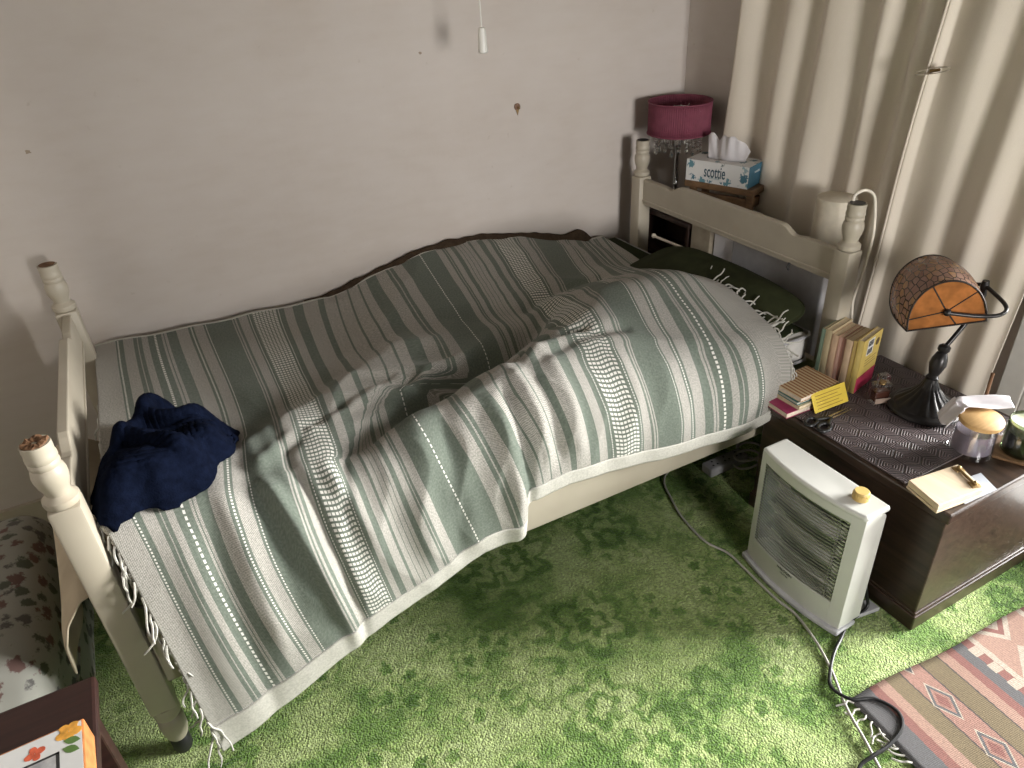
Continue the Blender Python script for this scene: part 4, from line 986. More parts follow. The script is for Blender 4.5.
# ------------------------------------------------------------------ the chest
CX0, CX1, CY0, CY1, CZ = 1.672, 2.160, -1.700, -1.128, .387
ch = thing('chest', 'low dark wooden chest between the bed and the window, its top crowded with things', 'chest', (1.93, -1.41, 0))
G().box((CX0 + .010, CY0 + .010, .045), (CX1, CY1 - .004, CZ - .030), .003).build('body', M_CHEST, ch)
G().box((CX0, CY0, CZ - .030), (CX1, CY1, CZ), .005).build('lid', M_CHEST, ch)
g = G(); g.box((CX0 + .002, CY0 + .002, 0), (CX1, CY1, .048), .003); g.box((CX0 + .006, CY0 + .006, .048), (CX1, CY1 - .002, .056), .003); g.build('plinth', M_CHEST, ch)
g = G(); g.box((1.684, -1.574, CZ + .0003), (2.145, -1.135, CZ + .0028), .001)
tm = thing('table_mat', 'black woven mat with concentric hexagons covering the top of the chest', 'mat', (1.93, -1.35, CZ)); g.build('mat', M_MAT, tm)
g = G(); Z = CZ + .0034
g.tube([(1.684, -1.574, Z - .001), (2.145, -1.574, Z - .001), (2.145, -1.135, Z - .001), (1.684, -1.135, Z - .001)], .0016, 6, closed=True); g.build('binding', plain('mat_binding', (.12, .095, .095), .6), tm, True)
ZM = CZ + .0032

# books -------------------------------------------------------------
def book(name, label, M, w_, h, th, cover, spine=None, group='books on the chest', pages=(.58, .48, .33), round_=0.0, cover_label=None):
    """local x = thickness, y = depth from the spine, z = height"""
    cvm = cover if not isinstance(cover, tuple) else plain('cover_%d' % len(MATS), cover, .5, 0, .08)
    spm = cvm if spine is None else plain('spine_%d' % len(MATS), spine, .5, 0, .08)
    pgm = plain('page_edges_%d' % int(pages[0] * 1000), pages, .9, 0, .12, 200)
    t = thing(name, label, 'book', M.translation, 0, group)
    c = .0012
    G().box((c, .002, .0015), (th - c, w_ - .001, h - .0015), 0, M).build('pages', pgm, t)
    g = G(); g.mi = 0; g.box((0, .0, 0), (c, w_, h), 0, M); g.box((th - c, 0, 0), (th, w_, h), 0, M)
    g.build('cover', cvm, t)
    G().lathe([(th / 2, 0), (th / 2, h)], M @ Matrix.Translation((th / 2, .0015, 0)) @ Matrix.Scale(.25, 4, (0, 1, 0)), 12, PI, 2 * PI).build('spine', spm, t, True, solid=.0008)
    return t
BK = [  # label, thickness, height, depth, cover, spine, lean
 ('thin green paperback, the first book of the standing row, next to the bed', .010, .165, .108, (.14, .19, .13), (.16, .22, .16)),
 ('thick cream paperback with a worn spine beside the thin green one', .020, .166, .108, (.45, .36, .22), (.40, .33, .20)),
 ('cream and orange-brown paperback, third in the standing row', .019, .158, .106, (.42, .27, .17), (.46, .32, .21)),
 ('slim pinkish paperback standing in the middle of the row', .010, .156, .106, (.42, .25, .19), (.45, .28, .22)),
 ('slim red-brown paperback between two pale pink ones', .010, .156, .106, (.30, .13, .09), (.36, .19, .14)),
 ('tan paperback with a cream spine top, left of the yellow-edged one', .020, .158, .106, (.40, .27, .17), (.48, .35, .23)),
 ('narrow yellow-brown paperback against the yellow covered book', .010, .162, .108, (.40, .28, .09), (.40, .29, .10)),
]
Pb = Vector((1.876, -1.120, ZM)); dirn = Vector((.026, -.125, 0)).normalized(); dep = Vector((-dirn.y, dirn.x, 0))
if dep.x < 0: dep = -dep
pos_ = 0.0; rngb = random.Random(3)
for lab, th, h, w_, cv, sp in BK:
    o = Pb + dirn * pos_ + dep * rngb.uniform(0, .006)
    M = Matrix(((dirn.x, dep.x, 0, o.x), (dirn.y, dep.y, 0, o.y), (0, 0, 1, o.z), (0, 0, 0, 1)))
    book('paperback', lab, M, w_, h, th, cv, sp); pos_ += th + .0012
o = Pb + dirn * (pos_ + .0005); d2 = (dirn + dep * .04).normalized(); dp2 = Vector((-d2.y, d2.x, 0)); dp2 = dp2 if dp2.x > 0 else -dp2
M = Matrix(((d2.x, dp2.x, 0, o.x), (d2.y, dp2.y, 0, o.y), (0, 0, 1, o.z), (0, 0, 0, 1)))
yel = book('paperback', 'yellow paperback with a pink lower band and two barcodes, the last of the standing row', M, .112, .168, .017, (.50, .37, .10), (.52, .40, .13))
M_PINK = plain('hot_pink_print', (.36, .03, .07), .45)
G().box((.0168, .0, .001), (.0175, .112, .050), 0, M).build('pink_band', M_PINK, yel)
g = G(); g.box((.0168, .028, .110), (.0173, .066, .160), 0, M); g.build('barcode_panel', M_BOXW, yel)
g = G()
for bz in (.138, .113):
    for k in range(9): g.box((.0172, .032 + k * .0034, bz), (.0176, .032 + k * .0034 + .0018 * (1 + (k % 3 == 0) * .5), bz + .018), 0, M)
g.build('barcode', M_DARK, yel)
g = G(); g.lathe([(0, 0), (.0115, 0), (.0115, .0006), (0, .0006)], frame(M @ Vector((.0172, .089, .136)), dp2, (0, 0, 1)), 24); g.build('seal', plain('brown_ink', (.10, .065, .03), .6), yel)
g = G()
for k, (a, b) in enumerate(((.030, .10), (.030, .095), (.030, .10))): g.box((.0171, a, .094 - k * .009), (.0174, b, .0955 - k * .009), 0, M)
g.build('text_lines', MATS['brown_ink'], yel)

# the flat pile beside them
def flat(name, label, z, h, ang_, cx_, cy_, L, W_, mat, pages=(.58, .48, .33), group='pile of books and notebooks'):
    M = Matrix.Translation((cx_, cy_, z)) @ Matrix.Rotation(ang_, 4, 'Z')
    t = thing(name, label, 'book' if name != 'notebook' else 'notebook', (cx_, cy_, z), 0, group)
    pgm = plain('page_edges_%d' % int(pages[0] * 1000), pages, .9, 0, .12, 200); c = .0014
    G().box((-L / 2 + .002, -W_ / 2 + .002, c), (L / 2 - .002, W_ / 2 - .002, h - c), 0, M).build('pages', pgm, t)
    g = G(); g.box((-L / 2, -W_ / 2, 0), (L / 2, W_ / 2, c), .0004, M); g.box((-L / 2, -W_ / 2, h - c), (L / 2, W_ / 2, h), .0004, M); g.box((L / 2 - c, -W_ / 2, c), (L / 2, W_ / 2, h - c), 0, M)
    g.build('cover', mat, t); return t, M
a_ = math.radians(0)
flat('paperback', 'magenta paperback at the bottom of the flat pile, sticking out over the chest edge', ZM, .017, a_ - .04, 1.735, -1.182, .160, .108, plain('magenta_cover', (.30, .03, .095), .4), (.60, .50, .40))
flat('paperback', 'cream paperback under the teal notebook in the flat pile', ZM + .0173, .012, .02, 1.762, -1.183, .145, .108, plain('cream_cover', (.50, .43, .27), .5))
flat('notebook', 'teal edged notebook under the striped one', ZM + .0296, .010, -.02, 1.765, -1.178, .150, .108, plain('teal_cover', (.03, .12, .13), .5), (.45, .45, .38))
def mat_stripe():
    t = NT('orange_striped_cover'); y = t.sep(t.obj())[0]
    s = t.math('FRACT', t.math('DIVIDE', t.math('ADD', y, .5), .0125))
    col = t.ramp(s, [(0, (.52, .42, .26)), (.30, (.30, .11, .035)), (.52, (.10, .05, .03)), (.64, (.42, .20, .07)), (.85, (.55, .46, .30))], 'CONSTANT')
    t.bsdf(col, .5); return t.m
t, M = flat('notebook', 'notebook with an orange and cream striped cover on top of the flat pile', ZM + .0399, .014, .03, 1.768, -1.178, .150, .112, mat_stripe(), (.60, .52, .40))
card = thing('leaflet', 'small yellow printed card leaning on the pile of books', 'card', (1.80, -1.265, ZM))
M = frame((1.735, -1.256, ZM + .0005), (.118, -.010, .006), (.002, .028, .055))
G().box((0, 0, 0), (.118, .056, .0012), .0003, M).build('card', plain('bright_yellow_card', (.60, .44, .045), .5, 0, .04), card)
g = G()
for k in range(5): g.box((.012, .008 + k * .009, .0012), (.100 - .012 * (k % 2), .0098 + k * .009, .0015), 0, M)
g.build('text_lines', plain('ochre_ink', (.26, .15, .02), .6), card)
# scissors
sc = thing('scissors', 'black handled scissors lying in front of the yellow card', 'scissors', (1.73, -1.30, ZM))
def ringpts(cx_, cy_, rx, ry, rot, z, n_=24): return [(cx_ + rx * math.cos(q) * math.cos(rot) - ry * math.sin(q) * math.sin(rot), cy_ + rx * math.cos(q) * math.sin(rot) + ry * math.sin(q) * math.cos(rot), z) for q in [2 * PI * k / n_ for k in range(n_)]]
for (cx_, cy_) in ((1.692, -1.282), (1.700, -1.318)):
    g = G(); g.tube(ringpts(cx_, cy_, .021, .014, .3, ZM + .005), .0045, 8, closed=True); g.tube([(cx_ + .018, cy_ + .002, ZM + .005), (1.752, -1.297, ZM + .005)], [.005, .0035], 8)
    g.build('handle', M_BLACK, sc, True)
for s in (1, -1):
    g = G(); g.prism([(1.750, -1.297 + s * .004, ZM + .004 + s * .001), (1.832, -1.292 + s * .004, ZM + .004 + s * .001), (1.750, -1.291 + s * .004, ZM + .004 + s * .001)], (0, 0, .0012)); g.build('blade', M_CHROME, sc)
G().lathe([(0, 0), (.004, 0), (.003, .0025), (0, .003)], Matrix.Translation((1.752, -1.295, ZM + .006)), 12).build('pivot', M_CHROME, sc, True)
# bottle
bt = thing('perfume_bottle', 'clear square bottle with a clear cap in front of the yellow book', 'bottle', (1.925, -1.305, ZM))
M = Matrix.Translation((1.925, -1.306, ZM)) @ Matrix.Rotation(-.35, 4, 'Z')
G().box((-.026, -.017, .0003), (.026, .017, .062), .005, M, 3).build('bottle', M_GLASS, bt, True)
G().box((-.021, -.012, .008), (.021, .012, .040), .003, M).build('liquid', plain('dark_amber_liquid', (.075, .028, .018), .15), bt)
G().box((-.022, -.0178, .006), (.022, -.0172, .022), 0, M).build('label', plain('pale_label', (.30, .22, .17), .6), bt)
G().box((-.014, -.012, .066), (.014, .012, .090), .004, M, 3).build('cap', M_GLASS, bt, True)
G().lathe([(0, .060), (.009, .060), (.009, .068), (0, .068)], M, 16).build('neck', M_BRASS, bt, True)

# banker's lamp -------------------------------------------------------
bl = thing('bankers_lamp', 'desk lamp with a leaded amber glass shade on a black fluted foot', 'lamp', (1.992, -1.395, ZM))
bx, by = 1.992, -1.395; T = Matrix.Translation((bx, by, ZM))
def foot(a, b):
    th = 2 * PI * a
    P = [(0, .0), (.088, .0), (.096, .004), (.098, .010), (.094, .016), (.084, .020), (.080, .022), (.064, .034), (.042, .052), (.026, .072), (.018, .092), (.015, .102), (.0, .102)]
    q = b * (len(P) - 1); i = min(len(P) - 2, int(q)); k = q - i; r = P[i][0] * (1 - k) + P[i + 1][0] * k; z = P[i][1] * (1 - k) + P[i + 1][1] * k
    if 5.5 < q < 10.5: r *= 1 + .09 * abs(math.sin(th * 8)) * math.sin((q - 5.5) / 5 * PI)
    return T @ Vector((.93 * r * math.cos(th), .93 * r * math.sin(th), z + .0004))
G().grid(foot, 128, 60, closed_u=True).build('foot', M_BRONZE, bl, 'all')
S0 = Vector((bx, by, ZM + .098)); S1 = Vector((2.012, -1.393, .575)); J = Vector((2.096, -1.400, .722))
ax = (S1 - S0); L_ = ax.length; u_ = ax.normalized(); xx_ = u_.orthogonal().normalized(); MM = Matrix((xx_, u_.cross(xx_), u_)).transposed().to_4x4(); MM.translation = S0
G().lathe([(.013, -.004), (.017, .004), (.012, .012), (.016, .024), (.021, .042), (.019, .058), (.013, .075), (.011, L_ - .012), (.015, L_ - .006), (.015, L_ + .004), (.008, L_ + .010), (0, L_ + .010)], MM, 24).build('stem', M_BRONZE, bl, True)
G().tube(cr([S1, S1 + Vector((.022, -.004, .028)), S1 + Vector((.055, -.010, .075)), J + Vector((0, 0, -.045)), J], 8), .0062, 10).build('arm', M_BRONZE, bl, True)
axd = Vector((.62, .78, 0)).normalized(); chd = Vector((.78, -.62, 0)).normalized()
P0 = Vector((1.941, -1.412, .707)); LEN = .165; tilt = math.radians(16)         # near end of the shade, its pivot point
up_ = Vector((0, 0, 1)); cdir = (chd * math.cos(tilt) + up_ * math.sin(tilt) * -.0).normalized()
# the shade is turned a little about its own axis
cR = chd * math.cos(.20) + up_ * math.sin(.20); cU = up_ * math.cos(.20) - chd * math.sin(.20)
RW, RH = .088, .122; low = -.040
def arch(th): return RW * math.cos(th), low + RH * max(0, math.sin(th)) ** .85
def shd(a, b):
    x, z = arch(PI * a); bulge = 1 + .10 * math.sin(PI * b)
    return P0 + axd * (b * LEN) + cR * x * bulge + cU * (low + (z - low) * bulge)
g = G(); g.grid(shd, 48, 24); g.build('glass_shade', M_MOSAIC, bl, 'all', solid=.003)
g = G()
for b in (0, 1): g.tube([shd(k / 40, b) for k in range(41)], .0026, 6)
for a in (0, 1): g.tube([shd(a, k / 20) for k in range(21)], .0026, 6)
for b in (0, 1): g.tube([shd(0, b), shd(1, b)], .0024, 6)
g.build('shade_rim', M_LEAD, bl, True)
for b in (0, 1):
    o = P0 + axd * (b * LEN + (.0015 if b == 0 else -.0015))
    pts = [o + cR * arch(PI * k / 30)[0] + cU * arch(PI * k / 30)[1] for k in range(31)]
    g = G(); g.prism(pts, axd * (.002 if b == 0 else -.002)); e = g.build('end_panel', M_AMBER, bl, label='plain amber glass end of the shade')
    g = G(); c0 = o + cU * 0
    for th in (.22, .62): 
        p = o + cR * arch(PI * th)[0] + cU * arch(PI * th)[1]; g.tube([c0, p], .0018, 6)
    for q in (-.98, .25): g.tube([c0, o + cR * RW * q + cU * (low + (.030 if q < 0 else 0))], .0018, 6)
    g.build('lead_line', M_LEAD, e, True)
    G().sphere(o - axd * (.006 if b == 0 else -.006), .0095, 14).build('pivot_knob', M_BRONZE, bl, True)
q0 = P0 - axd * .008; q1 = P0 + axd * (LEN + .008)
def yk(q, s): return cr([q, q + chd * .07 + Vector((0, 0, -.006)), q + chd * .118 + Vector((0, 0, .000)), q + chd * .135 + axd * (.03 * s) + Vector((0, 0, .012)), J + Vector((0, 0, .012))], 10)
G().tube(yk(q0, 1), .0050, 10).build('yoke', M_BRONZE, bl, True)
G().tube(yk(q1, -1), .0050, 10).build('yoke', M_BRONZE, bl, True)
G().lathe([(0, -.022), (.009, -.022), (.0105, -.014), (.0085, 0), (.0105, .012), (.008, .024), (0, .024)], Matrix.Translation(J), 18).build('joint', M_BRONZE, bl, True)
sk = P0 + axd * LEN * .5 + cU * .015
G().lathe([(0, -.05), (.013, -.05), (.015, .02), (.01, .05), (0, .05)], frame(sk, cU, cR) @ Matrix.Rotation(0, 4, 'X'), 16).build('bulb_socket', M_DARK, bl, True)

# jar candle ----------------------------------------------------------
jc = thing('jar_candle', 'glass jar candle with lilac wax and a wooden lid on the chest', 'candle', (1.926, -1.572, CZ))
jx, jy = 1.926, -1.572; T = Matrix.Translation((jx, jy, CZ + .0012))
G().lathe([(.0, .0), (.049, .0), (.053, .004), (.0525, .012), (.049, .03), (.0475, .06), (.0465, .084), (.046, .090), (.0435, .090), (.044, .082), (.0455, .012), (.0, .010)], T, 40).build('jar', M_GLASS, jc, True)
G().lathe([(0, .0105), (.0445, .0125), (.0435, .066), (.030, .0645), (0, .0645)], T, 36).build('wax', M_LILAC, jc, 40)
TL = Matrix.Translation((jx + .002, jy - .002, CZ + .0925)) @ Matrix.Rotation(math.radians(5), 4, 'X') @ Matrix.Rotation(math.radians(-3), 4, 'Y')
G().lathe([(0, -.004), (.040, -.004), (.040, .0), (.049, .0), (.0495, .004), (.049, .010), (.047, .0115), (0, .0115)], TL, 40).build('lid', M_LIDWOOD, jc, 40)
nk = thing('napkin', 'folded white paper napkin lying over the wooden lid of the jar candle', 'napkin', (jx, jy, CZ + .105))
Mn = frame((1.900, -1.497, CZ + .108), (.115, -.075, 0), (.03, .06, .0))
def nap(a, b):
    x = a * .150; y = (b - .5) * (.058 - .015 * a); 
    z = .005 + .011 * math.exp(-((b - .75) / .16) ** 2) * (1 - .2 * a) + .004 * math.sin(a * 6 + b * 4) + .003
    if a < .28: k = (.28 - a) / .28; z -= .038 * k * k; x += .016 * k
    return Mn @ Vector((x, y, z))
G().grid(nap, 50, 30).build('sheet', M_PAPER, nk, 'all', solid=.002)
def nap2(a, b):
    x = -.002 + a * .03; y = (b - .5) * .06; return Mn @ Vector((x + .004 * math.sin(b * 9), y - .006, .004 - .050 * (1 - a) ** 1.2 + .004 * math.sin(b * 14)))
G().grid(nap2, 20, 20).build('hanging_fold', M_PAPER, nk, 'all', solid=.002)
G().tube([(2.086, -1.494, CZ + .001), (2.094, -1.488, CZ + .125)], .0045, 10)
g = G(); g.tube([(2.086, -1.494, CZ + .001), (2.096, -1.486, CZ + .130)], .0045, 10)
tag(g.build('incense_stick', M_RAW, None, True), 'thin brown stick standing upright behind the napkin by the window', 'stick')
# green candle on a coaster
cs_ = thing('coaster', 'square brown wooden coaster under the green candle glass', 'coaster', (2.02, -1.645, CZ))
M = Matrix.Translation((2.015, -1.640, CZ + .0005)) @ Matrix.Rotation(.45, 4, 'Z')
G().box((-.052, -.052, 0), (.052, .052, .007), .0015, M).build('plate', M_RUST, cs_)
gc = thing('glass_candle', 'sage green candle glass with pale wax on the brown coaster at the right edge', 'candle', (2.02, -1.645, CZ + .008))
T = Matrix.Translation((2.018, -1.642, CZ + .0078))
G().lathe([(0, 0), (.042, 0), (.0455, .004), (.046, .09), (.0445, .092), (.0435, .09), (.043, .008), (0, .006)], T, 40).build('glass', M_GREENGLASS, gc, True)
G().lathe([(0, .0065), (.0425, .0085), (.0428, .060), (0, .060)], T, 36).build('wax', M_DKGREENWAX, gc, 40)
G().lathe([(0, .0602), (.0428, .0602), (.0428, .083), (.03, .081), (0, .081)], T, 36).build('wax_top', M_GREENWAX, gc, 40)
# wooden block with a brass fastening and a card under it
cd_ = tag(G().prism([(1.745, -1.625, CZ + .0004), (1.868, -1.640, CZ + .0004), (1.842, -1.712 + .016, CZ + .0004), (1.735, -1.690, CZ + .0004)], (0, 0, .0012)).build('card', plain('pale_blue_card', (.40, .43, .48), .5, 0, .04)), 'pale blue-grey card half under the little wooden box', 'card')
wb = thing('wooden_box', 'small pale wooden box with a brass fastening on the corner of the chest', 'box', (1.735, -1.64, CZ))
Pq = [(1.672, -1.585), (1.822, -1.607), (1.788, -1.694), (1.650, -1.678)]
def quad(z0_, z1_, sh, g):
    c0 = Vector((sum(p[0] for p in Pq) / 4, sum(p[1] for p in Pq) / 4, 0)); q = [c0 + (Vector((*p, 0)) - c0) * sh for p in Pq]
    return g.prism([(p.x, p.y, z0_) for p in q], (0, 0, z1_ - z0_))
b0 = CZ + .0020
o = quad(b0, b0 + .007, 1.0, G()).build('base', M_BLOCK, wb); md = o.modifiers.new('e', 'BEVEL'); md.width = .0012; md.segments = 2
o = quad(b0 + .0074, b0 + .024, .985, G()).build('lid', M_BLOCK, wb); md = o.modifiers.new('e', 'BEVEL'); md.width = .0016; md.segments = 2
Mz = frame((1.790, -1.648, b0 + .024), (-.035, -.088, 0), (1, -.2, 0))
g = G(); g.box((-.040, -.010, 0), (-.020, .012, .003), .001, Mz); g.box((.018, -.010, 0), (.038, .012, .003), .001, Mz); g.tube([Mz @ Vector((-.030, 0, .004)), Mz @ Vector((.028, 0, .004))], .0035, 10)
for x in (-.03, .028): g.sphere(Mz @ Vector((x, .002, .006)), .0055, 10)
g.build('fastening', M_BRASS, wb, 35)
# ------------------------------------------------------------------ heater
hx, hy0, hy1, hz = 1.512, -1.292, -1.610, .425
he = thing('halogen_heater', 'off-white electric halogen heater standing on the carpet before the chest', 'heater', (1.57, -1.45, 0))
HW = hy0 - hy1; HD = .084
def front(k, bulge=.022): return hx - bulge * (1 - (2 * k - 1) ** 2) + .0   # k 0..1 from the far to the near side
def plan(k): return (front(k), hy0 - HW * k)
def hshell(k0, k1, z0_, z1_, depth, g, n_=14):
    """slab following the curved front"""
    pts = [(front(k0 + (k1 - k0) * i / n_), hy0 - HW * (k0 + (k1 - k0) * i / n_)) for i in range(n_ + 1)]
    back = [(x + depth, y) for x, y in pts][::-1]
    return g.prism([(x, y, z0_) for x, y in pts + back], (0, 0, z1_ - z0_))
def bev(o, w_=.004, s=3):
    md = o.modifiers.new('soft edge', 'BEVEL'); md.width = w_; md.segments = s; md.limit_method = 'ANGLE'; md.angle_limit = .6; return o
g = G(); ka, kb, za, zb_ = .065, .900, .088, .352
hshell(0, ka, .012, .376, .05, g); hshell(kb, 1, .012, .376, .05, g); hshell(ka, kb, .012, za, .05, g); hshell(ka, kb, zb_, .376, .05, g)
bev(g.build('front_frame', M_HEATER, he), .003)
# back case, deeper at the foot, with a sloping rounded top
pr_ = [(hx + .036, .012), (hx + HD, .012), (hx + HD - .006, .36), (hx + HD - .022, .374), (hx + .036, .374)]
bev(G().prism([(x, hy0 - .002, z) for x, z in pr_], (0, -(HW - .004), 0)).build('back_case', M_HEATER, he), .006)
pts = [(front(i / 16) - .002, hy0 + .001 - (HW + .002) * i / 16) for i in range(17)]; bk = [(hx + HD - .004, y) for y in (hy1 - .001, hy0 + .001)]
bev(G().prism([(x, y, .372) for x, y in pts + bk], (0, 0, .017)).build('top_cap', M_HEATER, he), .008, 4)
g = G(); pts = [(front(i / 16) - .012, hy0 + .008 - (HW + .016) * i / 16) for i in range(17)]; bk = [(hx + .06, hy1 - .004), (hx + .06, hy0 + .008)]
g.prism([(x, y, .002) for x, y in pts + bk], (0, 0, .014)); bev(g.build('foot', plain('pale_grey_plastic', (.46, .46, .47), .4), he), .004)
g = G(); g.prism([(hx + .05, hy1 + .01, .001), (hx + .150, hy1 - .006, .001), (hx + .150, hy1 + .030, .001), (hx + .05, hy1 + .05, .001)], (0, 0, .013)); bev(g.build('foot', MATS['pale_grey_plastic'], he), .003)
g = G(); g.prism([(hx + .05, hy0 - .01, .001), (hx + .145, hy0 + .0, .001), (hx + .145, hy0 - .036, .001), (hx + .05, hy0 - .05, .001)], (0, 0, .013)); bev(g.build('foot', MATS['pale_grey_plastic'], he), .003)
def refl(a, b):
    k = ka + (kb - ka) * a; z = za + (zb_ - za) * b
    d = .034 - .012 * (1 - (2 * b * 1.5 % 1 * 2 - 1) ** 2) * .0
    d = .040 + .010 * math.sin(b * 3 * PI * 2)
    d = min(d, .048) * min(1, min(a, 1 - a) * 14)
    return (front(k) + .004 + d, hy0 - HW * k, z)
G().grid(refl, 40, 48).build('reflector', M_REFL, he, 'all')
for i in range(3):
    z = za + (zb_ - za) * (i + .5) / 3
    G().tube([(front(ka + (kb - ka) * (.04 + .92 * q / 16)) + .026, hy0 - HW * (ka + (kb - ka) * (.04 + .92 * q / 16)), z) for q in range(17)], .0055, 10).build('heating_tube', plain('quartz_tube', (.40, .40, .38), .15, 0, .1), he, True)
g = G(); nz_ = 27
for i in range(nz_):
    z = za + .004 + (zb_ - za - .008) * i / (nz_ - 1)
    g.tube([(front(ka + (kb - ka) * q / 14) + .003, hy0 - HW * (ka + (kb - ka) * q / 14), z) for q in range(15)], .0014, 6)
for k in (.03, .90):
    kk = ka + (kb - ka) * k; g.tube([(front(kk) + .005, hy0 - HW * kk, za), (front(kk) + .005, hy0 - HW * kk, zb_)], .0016, 5)
g.build('grille', M_WIRE, he, True)
g = G(); hshell(kb - .075, kb - .002, za, zb_, .02, g); o = g.build('louvre_panel', M_DARK, he)
for v in o.data.vertices: v.co.x += .010
g = G()
for i in range(22):
    z = za + .008 + (zb_ - za - .016) * i / 21; kk = kb - .038
    g.box((front(kk) + .004, hy0 - HW * (kb - .012), z), (front(kk) + .010, hy0 - HW * (kb - .066), z + .005), .001)
g.build('louvre', M_HEATER, o)
kx, ky = hx + .042, hy1 + .055
G().lathe([(0, .3885), (.0185, .3885), (.019, .394), (.0175, .409), (.0155, .4115), (0, .4115)], Matrix.Translation((kx, ky, 0)), 28).build('knob', M_KNOB, he, 35, label='yellowed round knob')
g = G()
for k in range(24):
    a = 2 * PI * k / 24; g.box((kx + .0178 * math.cos(a) - .001, ky + .0178 * math.sin(a) - .001, .394), (kx + .0178 * math.cos(a) + .001, ky + .0178 * math.sin(a) + .001, .406))
g.build('knob_ribs', M_KNOB, he)
km = .47
Mb = frame((front(km) - .0012, hy0 - HW * km, .082), (front(km + .05) - front(km - .05), -HW * .1, 0), (0, 0, 1))
text_mesh('badge', 'HALOGEN', .011, Mb, M_DARK, he, .0003); text_mesh('badge', 'HEATER', .0075, Mb @ Matrix.Translation((0, -.012, 0)), plain('grey_ink', (.2, .2, .2), .5), he, .0003)

# cables --------------------------------------------------------------
def cable(name, label, pts, r, mat, cat='cable'):
    g = G(); g.tube(cr(pts, 8), r, 8); return tag(g.build(name, mat, None, True), label, cat)
c = .006
cable('extension_cable', 'pale grey flex running from under the bed, under the heater and across to the rug',
      [(1.74, -.86, c), (1.62, -.86, c), (1.526, -.90, c), (1.480, -1.00, c), (1.456, -1.08, c), (1.447, -1.19, c), (1.470, -1.26, c), (1.468, -1.33, c), (1.462, -1.45, c), (1.466, -1.52, c), (1.442, -1.61, c), (1.41, -1.683, c), (1.376, -1.74, .007), (1.351, -1.785, .010), (1.330, -1.84, .010), (1.305, -1.90, .008), (1.27, -1.99, .008)], .0036, M_CABLEW)
cable('heater_cord', 'black heater flex curling over the corner of the striped rug',
      [(1.618, -1.585, .10), (1.632, -1.590, .05), (1.628, -1.60, .018), (1.56, -1.605, c), (1.500, -1.630, c), (1.455, -1.650, c), (1.405, -1.682, c + .001), (1.372, -1.715, .010), (1.385, -1.758, .010), (1.430, -1.785, .011), (1.448, -1.83, .011), (1.424, -1.862, .011), (1.366, -1.876, .012), (1.312, -1.876, .013), (1.268, -1.878, .008), (1.20, -1.92, .008)], .0042, M_BLACK)
ps = thing('power_strip', 'grey extension socket under the head end of the bed', 'power strip', (1.74, -.95, 0))
G().box((1.66, -.975, .001), (1.82, -.925, .036), .006).build('body', M_GREYBOX, ps)
for i in range(3):
    x = 1.69 + i * .05; g = G()
    for a, b in ((0, .010), (-.009, -.008), (.009, -.008)): g.box((x + a - .003, -.95 + b - .003, .0355), (x + a + .003, -.95 + b + .003, .0365))
    g.build('socket', M_BLACK, ps)
cable('coiled_cable', 'grey cable coiled beside the extension socket under the bed', [(1.80 + .05 * math.cos(q * .7), -.99 + .035 * math.sin(q * .7), .006 + .0035 * q) for q in range(22)] + [(1.84, -.93, .12), (1.87, -.90, .22)], .004, M_CABLEW)

# rug -----------------------------------------------------------------
rx, ry = 1.386, -1.757; ra = math.atan2(-.035, .515)
rug = thing('kilim_rug', 'flat-woven striped kilim rug in pink, olive and blue-grey at the lower right', 'rug', (rx, ry, 0), ra)
Mr = ORG[rug.name]
def rugf(a, b): return Mr @ Vector((a * .95 + .0, -b * .72 + .004 * math.sin(a * 14) * (1 - b), .004 + .0008 * math.sin(a * 20 + b * 9)))
g = G(); g.grid(rugf, 60, 40); g.build('weave', M_KILIM, rug, 'all', solid=.006, offset=0)
rr_ = random.Random(5)
for k in range(40):
    y = -.01 - k * .0175; p = Mr @ Vector((0, y, .006)); pts = [p]; d = Vector((-1, rr_.uniform(-.6, .6), 0))
    for i in range(4):
        d = (d + Vector((rr_.uniform(-.5, .5), rr_.uniform(-.8, .8), 0))).normalized(); q = pts[-1] + (ORG[rug.name].to_3x3() @ d) * rr_.uniform(.009, .014); q.z = .005 + rr_.uniform(0, .006); pts.append(q)
    G().tube(cr(pts, 4), .0022, 5).build('fringe_knot', M_HEM, rug, True)

# ------------------------------------------------------------------ the corner at the foot of the bed
tbx0, tbx1, tby0, tby1, tz = -.62, -.046, -1.80, -1.215, .450
ta = thing('side_table', 'dark red-brown wooden table at the foot of the bed', 'table', (-.33, -1.5, 0))
G().box((tbx0, tby0, tz - .024), (tbx1, tby1, tz), .006).build('top', M_MAHOG, ta)
for x in (tbx0 + .02, tbx1 - .055):
    for y in (tby0 + .02, tby1 - .055): G().box((x, y, 0), (x + .035, y + .035, tz - .024), .004).build('leg', M_MAHOG, ta)
for (a, b) in (((tbx0 + .03, tby1 - .045, tz - .085), (tbx1 - .03, tby1 - .03, tz - .024)), ((tbx1 - .045, tby0 + .03, tz - .085), (tbx1 - .03, tby1 - .03, tz - .024))):
    G().box(a, b, .002).build('apron', M_MAHOG, ta)
G().box((tbx0 + .02, tby0 + .03, .16), (tbx1 - .03, tby1 - .03, .175), .003).build('lower_shelf', M_MAHOG, ta)
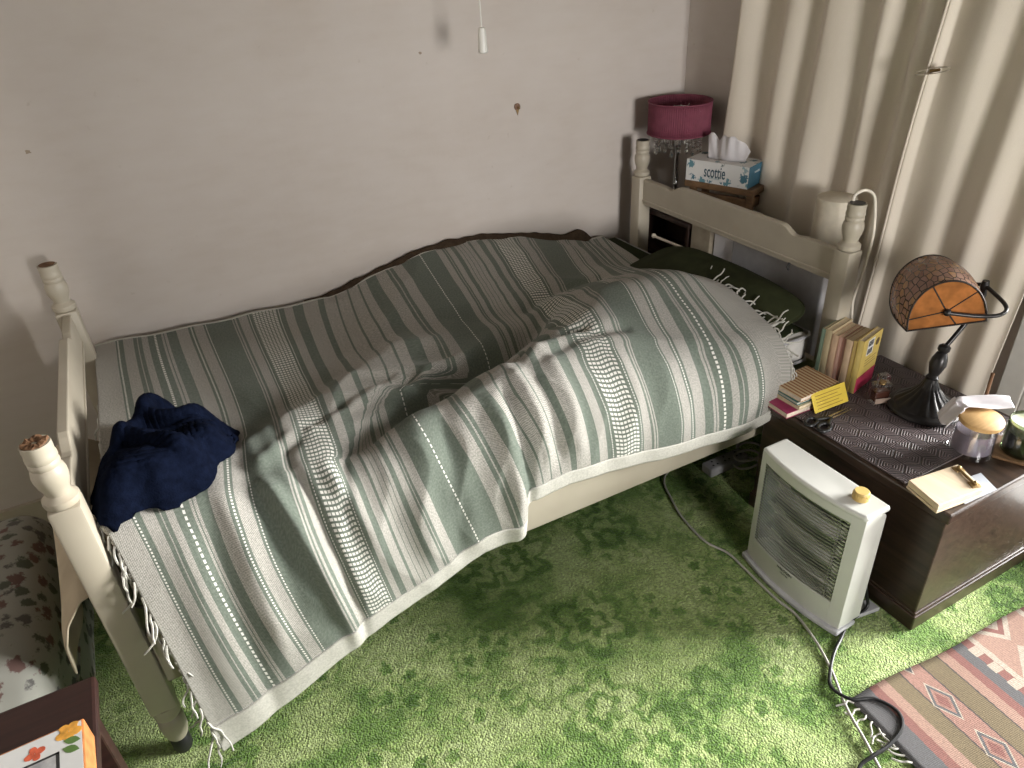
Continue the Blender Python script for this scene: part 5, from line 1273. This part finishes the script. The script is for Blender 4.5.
# floral bag behind it
fl = thing('floral_bag', 'soft faded floral fabric bag standing between the footboard and the dark table', 'bag', (-.32, -.80, 0))
def flf(a, b):
    th = 2 * PI * a; ph = PI * (b - .5)
    sg = lambda v, e: math.copysign(abs(v) ** e, v)
    X = sg(math.cos(th), .35) * sg(math.cos(ph), .4); Y = sg(math.sin(th), .35) * sg(math.cos(ph), .4); Zz = sg(math.sin(ph), .45)
    p = Vector((X * .20, Y * .30, Zz * .205)); p *= 1 + .05 * noise.noise(Vector((X * 2, Y * 2, Zz * 2)))
    return p + Vector((-.345, -.80, .222))
g = G(); g.grid(flf, 80, 36, closed_u=True); g.build('body', M_FLORAL, fl, 'all')
G().tube([flf(k / 80, .5) for k in range(80)], .004, 6, closed=True).build('piping', M_FLORAL, fl, True)
# printed carton at the bottom left
BL, BW, BH = .26, .20, .052
Mq = frame((-.049, -1.353, tz + .0005 + BH), (-1, -.03, 0), (.03, -1, 0))
bx_ = thing('printed_box', 'white cardboard box printed with orange flowers, with an orange side, on the dark table', 'box', (-.15, -1.45, tz))
M_ORANGE = plain('orange_print', (.44, .165, .055), .4, 0, .25, 60)
G().box((0, 0, -BH), (BL, BW, 0), .003, Mq).build('box', M_ORANGE, bx_)
G().box((.004, .004, -.001), (BL - .004, BW - .004, .0004), 0, Mq).build('top_print', M_BOXW, bx_)
def petals(cx_, cy_, r, n_, mat, nm, z=.0004):
    g = G()
    for k in range(n_):
        a = 2 * PI * k / n_ + .3; px_, py_ = cx_ + r * .55 * math.cos(a), cy_ + r * .55 * math.sin(a)
        g.prism([Mq @ Vector((px_ + r * .5 * math.cos(q) * (1.1 if abs(math.cos(q - a)) > .7 else .8), py_ + r * .5 * math.sin(q) * .9, z + k * .00004)) for q in [2 * PI * i / 14 for i in range(14)]], (0, 0, .0003))
    g.build(nm, mat, bx_)
petals(.022, .016, .018, 5, plain('orange_yellow_ink', (.62, .30, .05), .4, 0, .3, 90), 'printed_flower')
petals(.070, .030, .014, 4, plain('red_orange_ink', (.50, .10, .05), .4, 0, .3, 90), 'printed_flower')
g = G()
for (x0_, y0_, x1_, y1_, w__) in ((.006, .040, .030, .030, .007), (.008, .058, .032, .044, .007)):
    d = Vector((x1_ - x0_, y1_ - y0_, 0)); n2 = Vector((-d.y, d.x, 0)).normalized()
    o_ = Vector((x0_, y0_, .0005))
    g.prism([Mq @ (o_ + d * k + n2 * w__ * math.sin(PI * k)) for k in (0, .2, .4, .6, .8, 1)] + [Mq @ (o_ + d * k - n2 * w__ * math.sin(PI * k)) for k in (.8, .6, .4, .2)], (0, 0, .0003))
g.build('printed_leaf', plain('leaf_green_ink', (.10, .18, .05), .4), bx_)
g = G(); g.box((.036, .046, .0004), (.092, .050, .0008), 0, Mq); g.box((.036, .046, .0004), (.041, .095, .0008), 0, Mq); g.box((.087, .046, .0004), (.092, .095, .0008), 0, Mq)
g.build('printed_picture_frame', M_DARK, bx_)
G().box((.041, .050, .0004), (.087, .095, .0007), 0, Mq).build('printed_picture', plain('pale_grey_print', (.42, .42, .42), .4, 0, .4, 40), bx_)
G().box((.100, .060, .0004), (.150, .110, .0008), 0, Mq).build('printed_picture', M_GREYBOX, bx_)
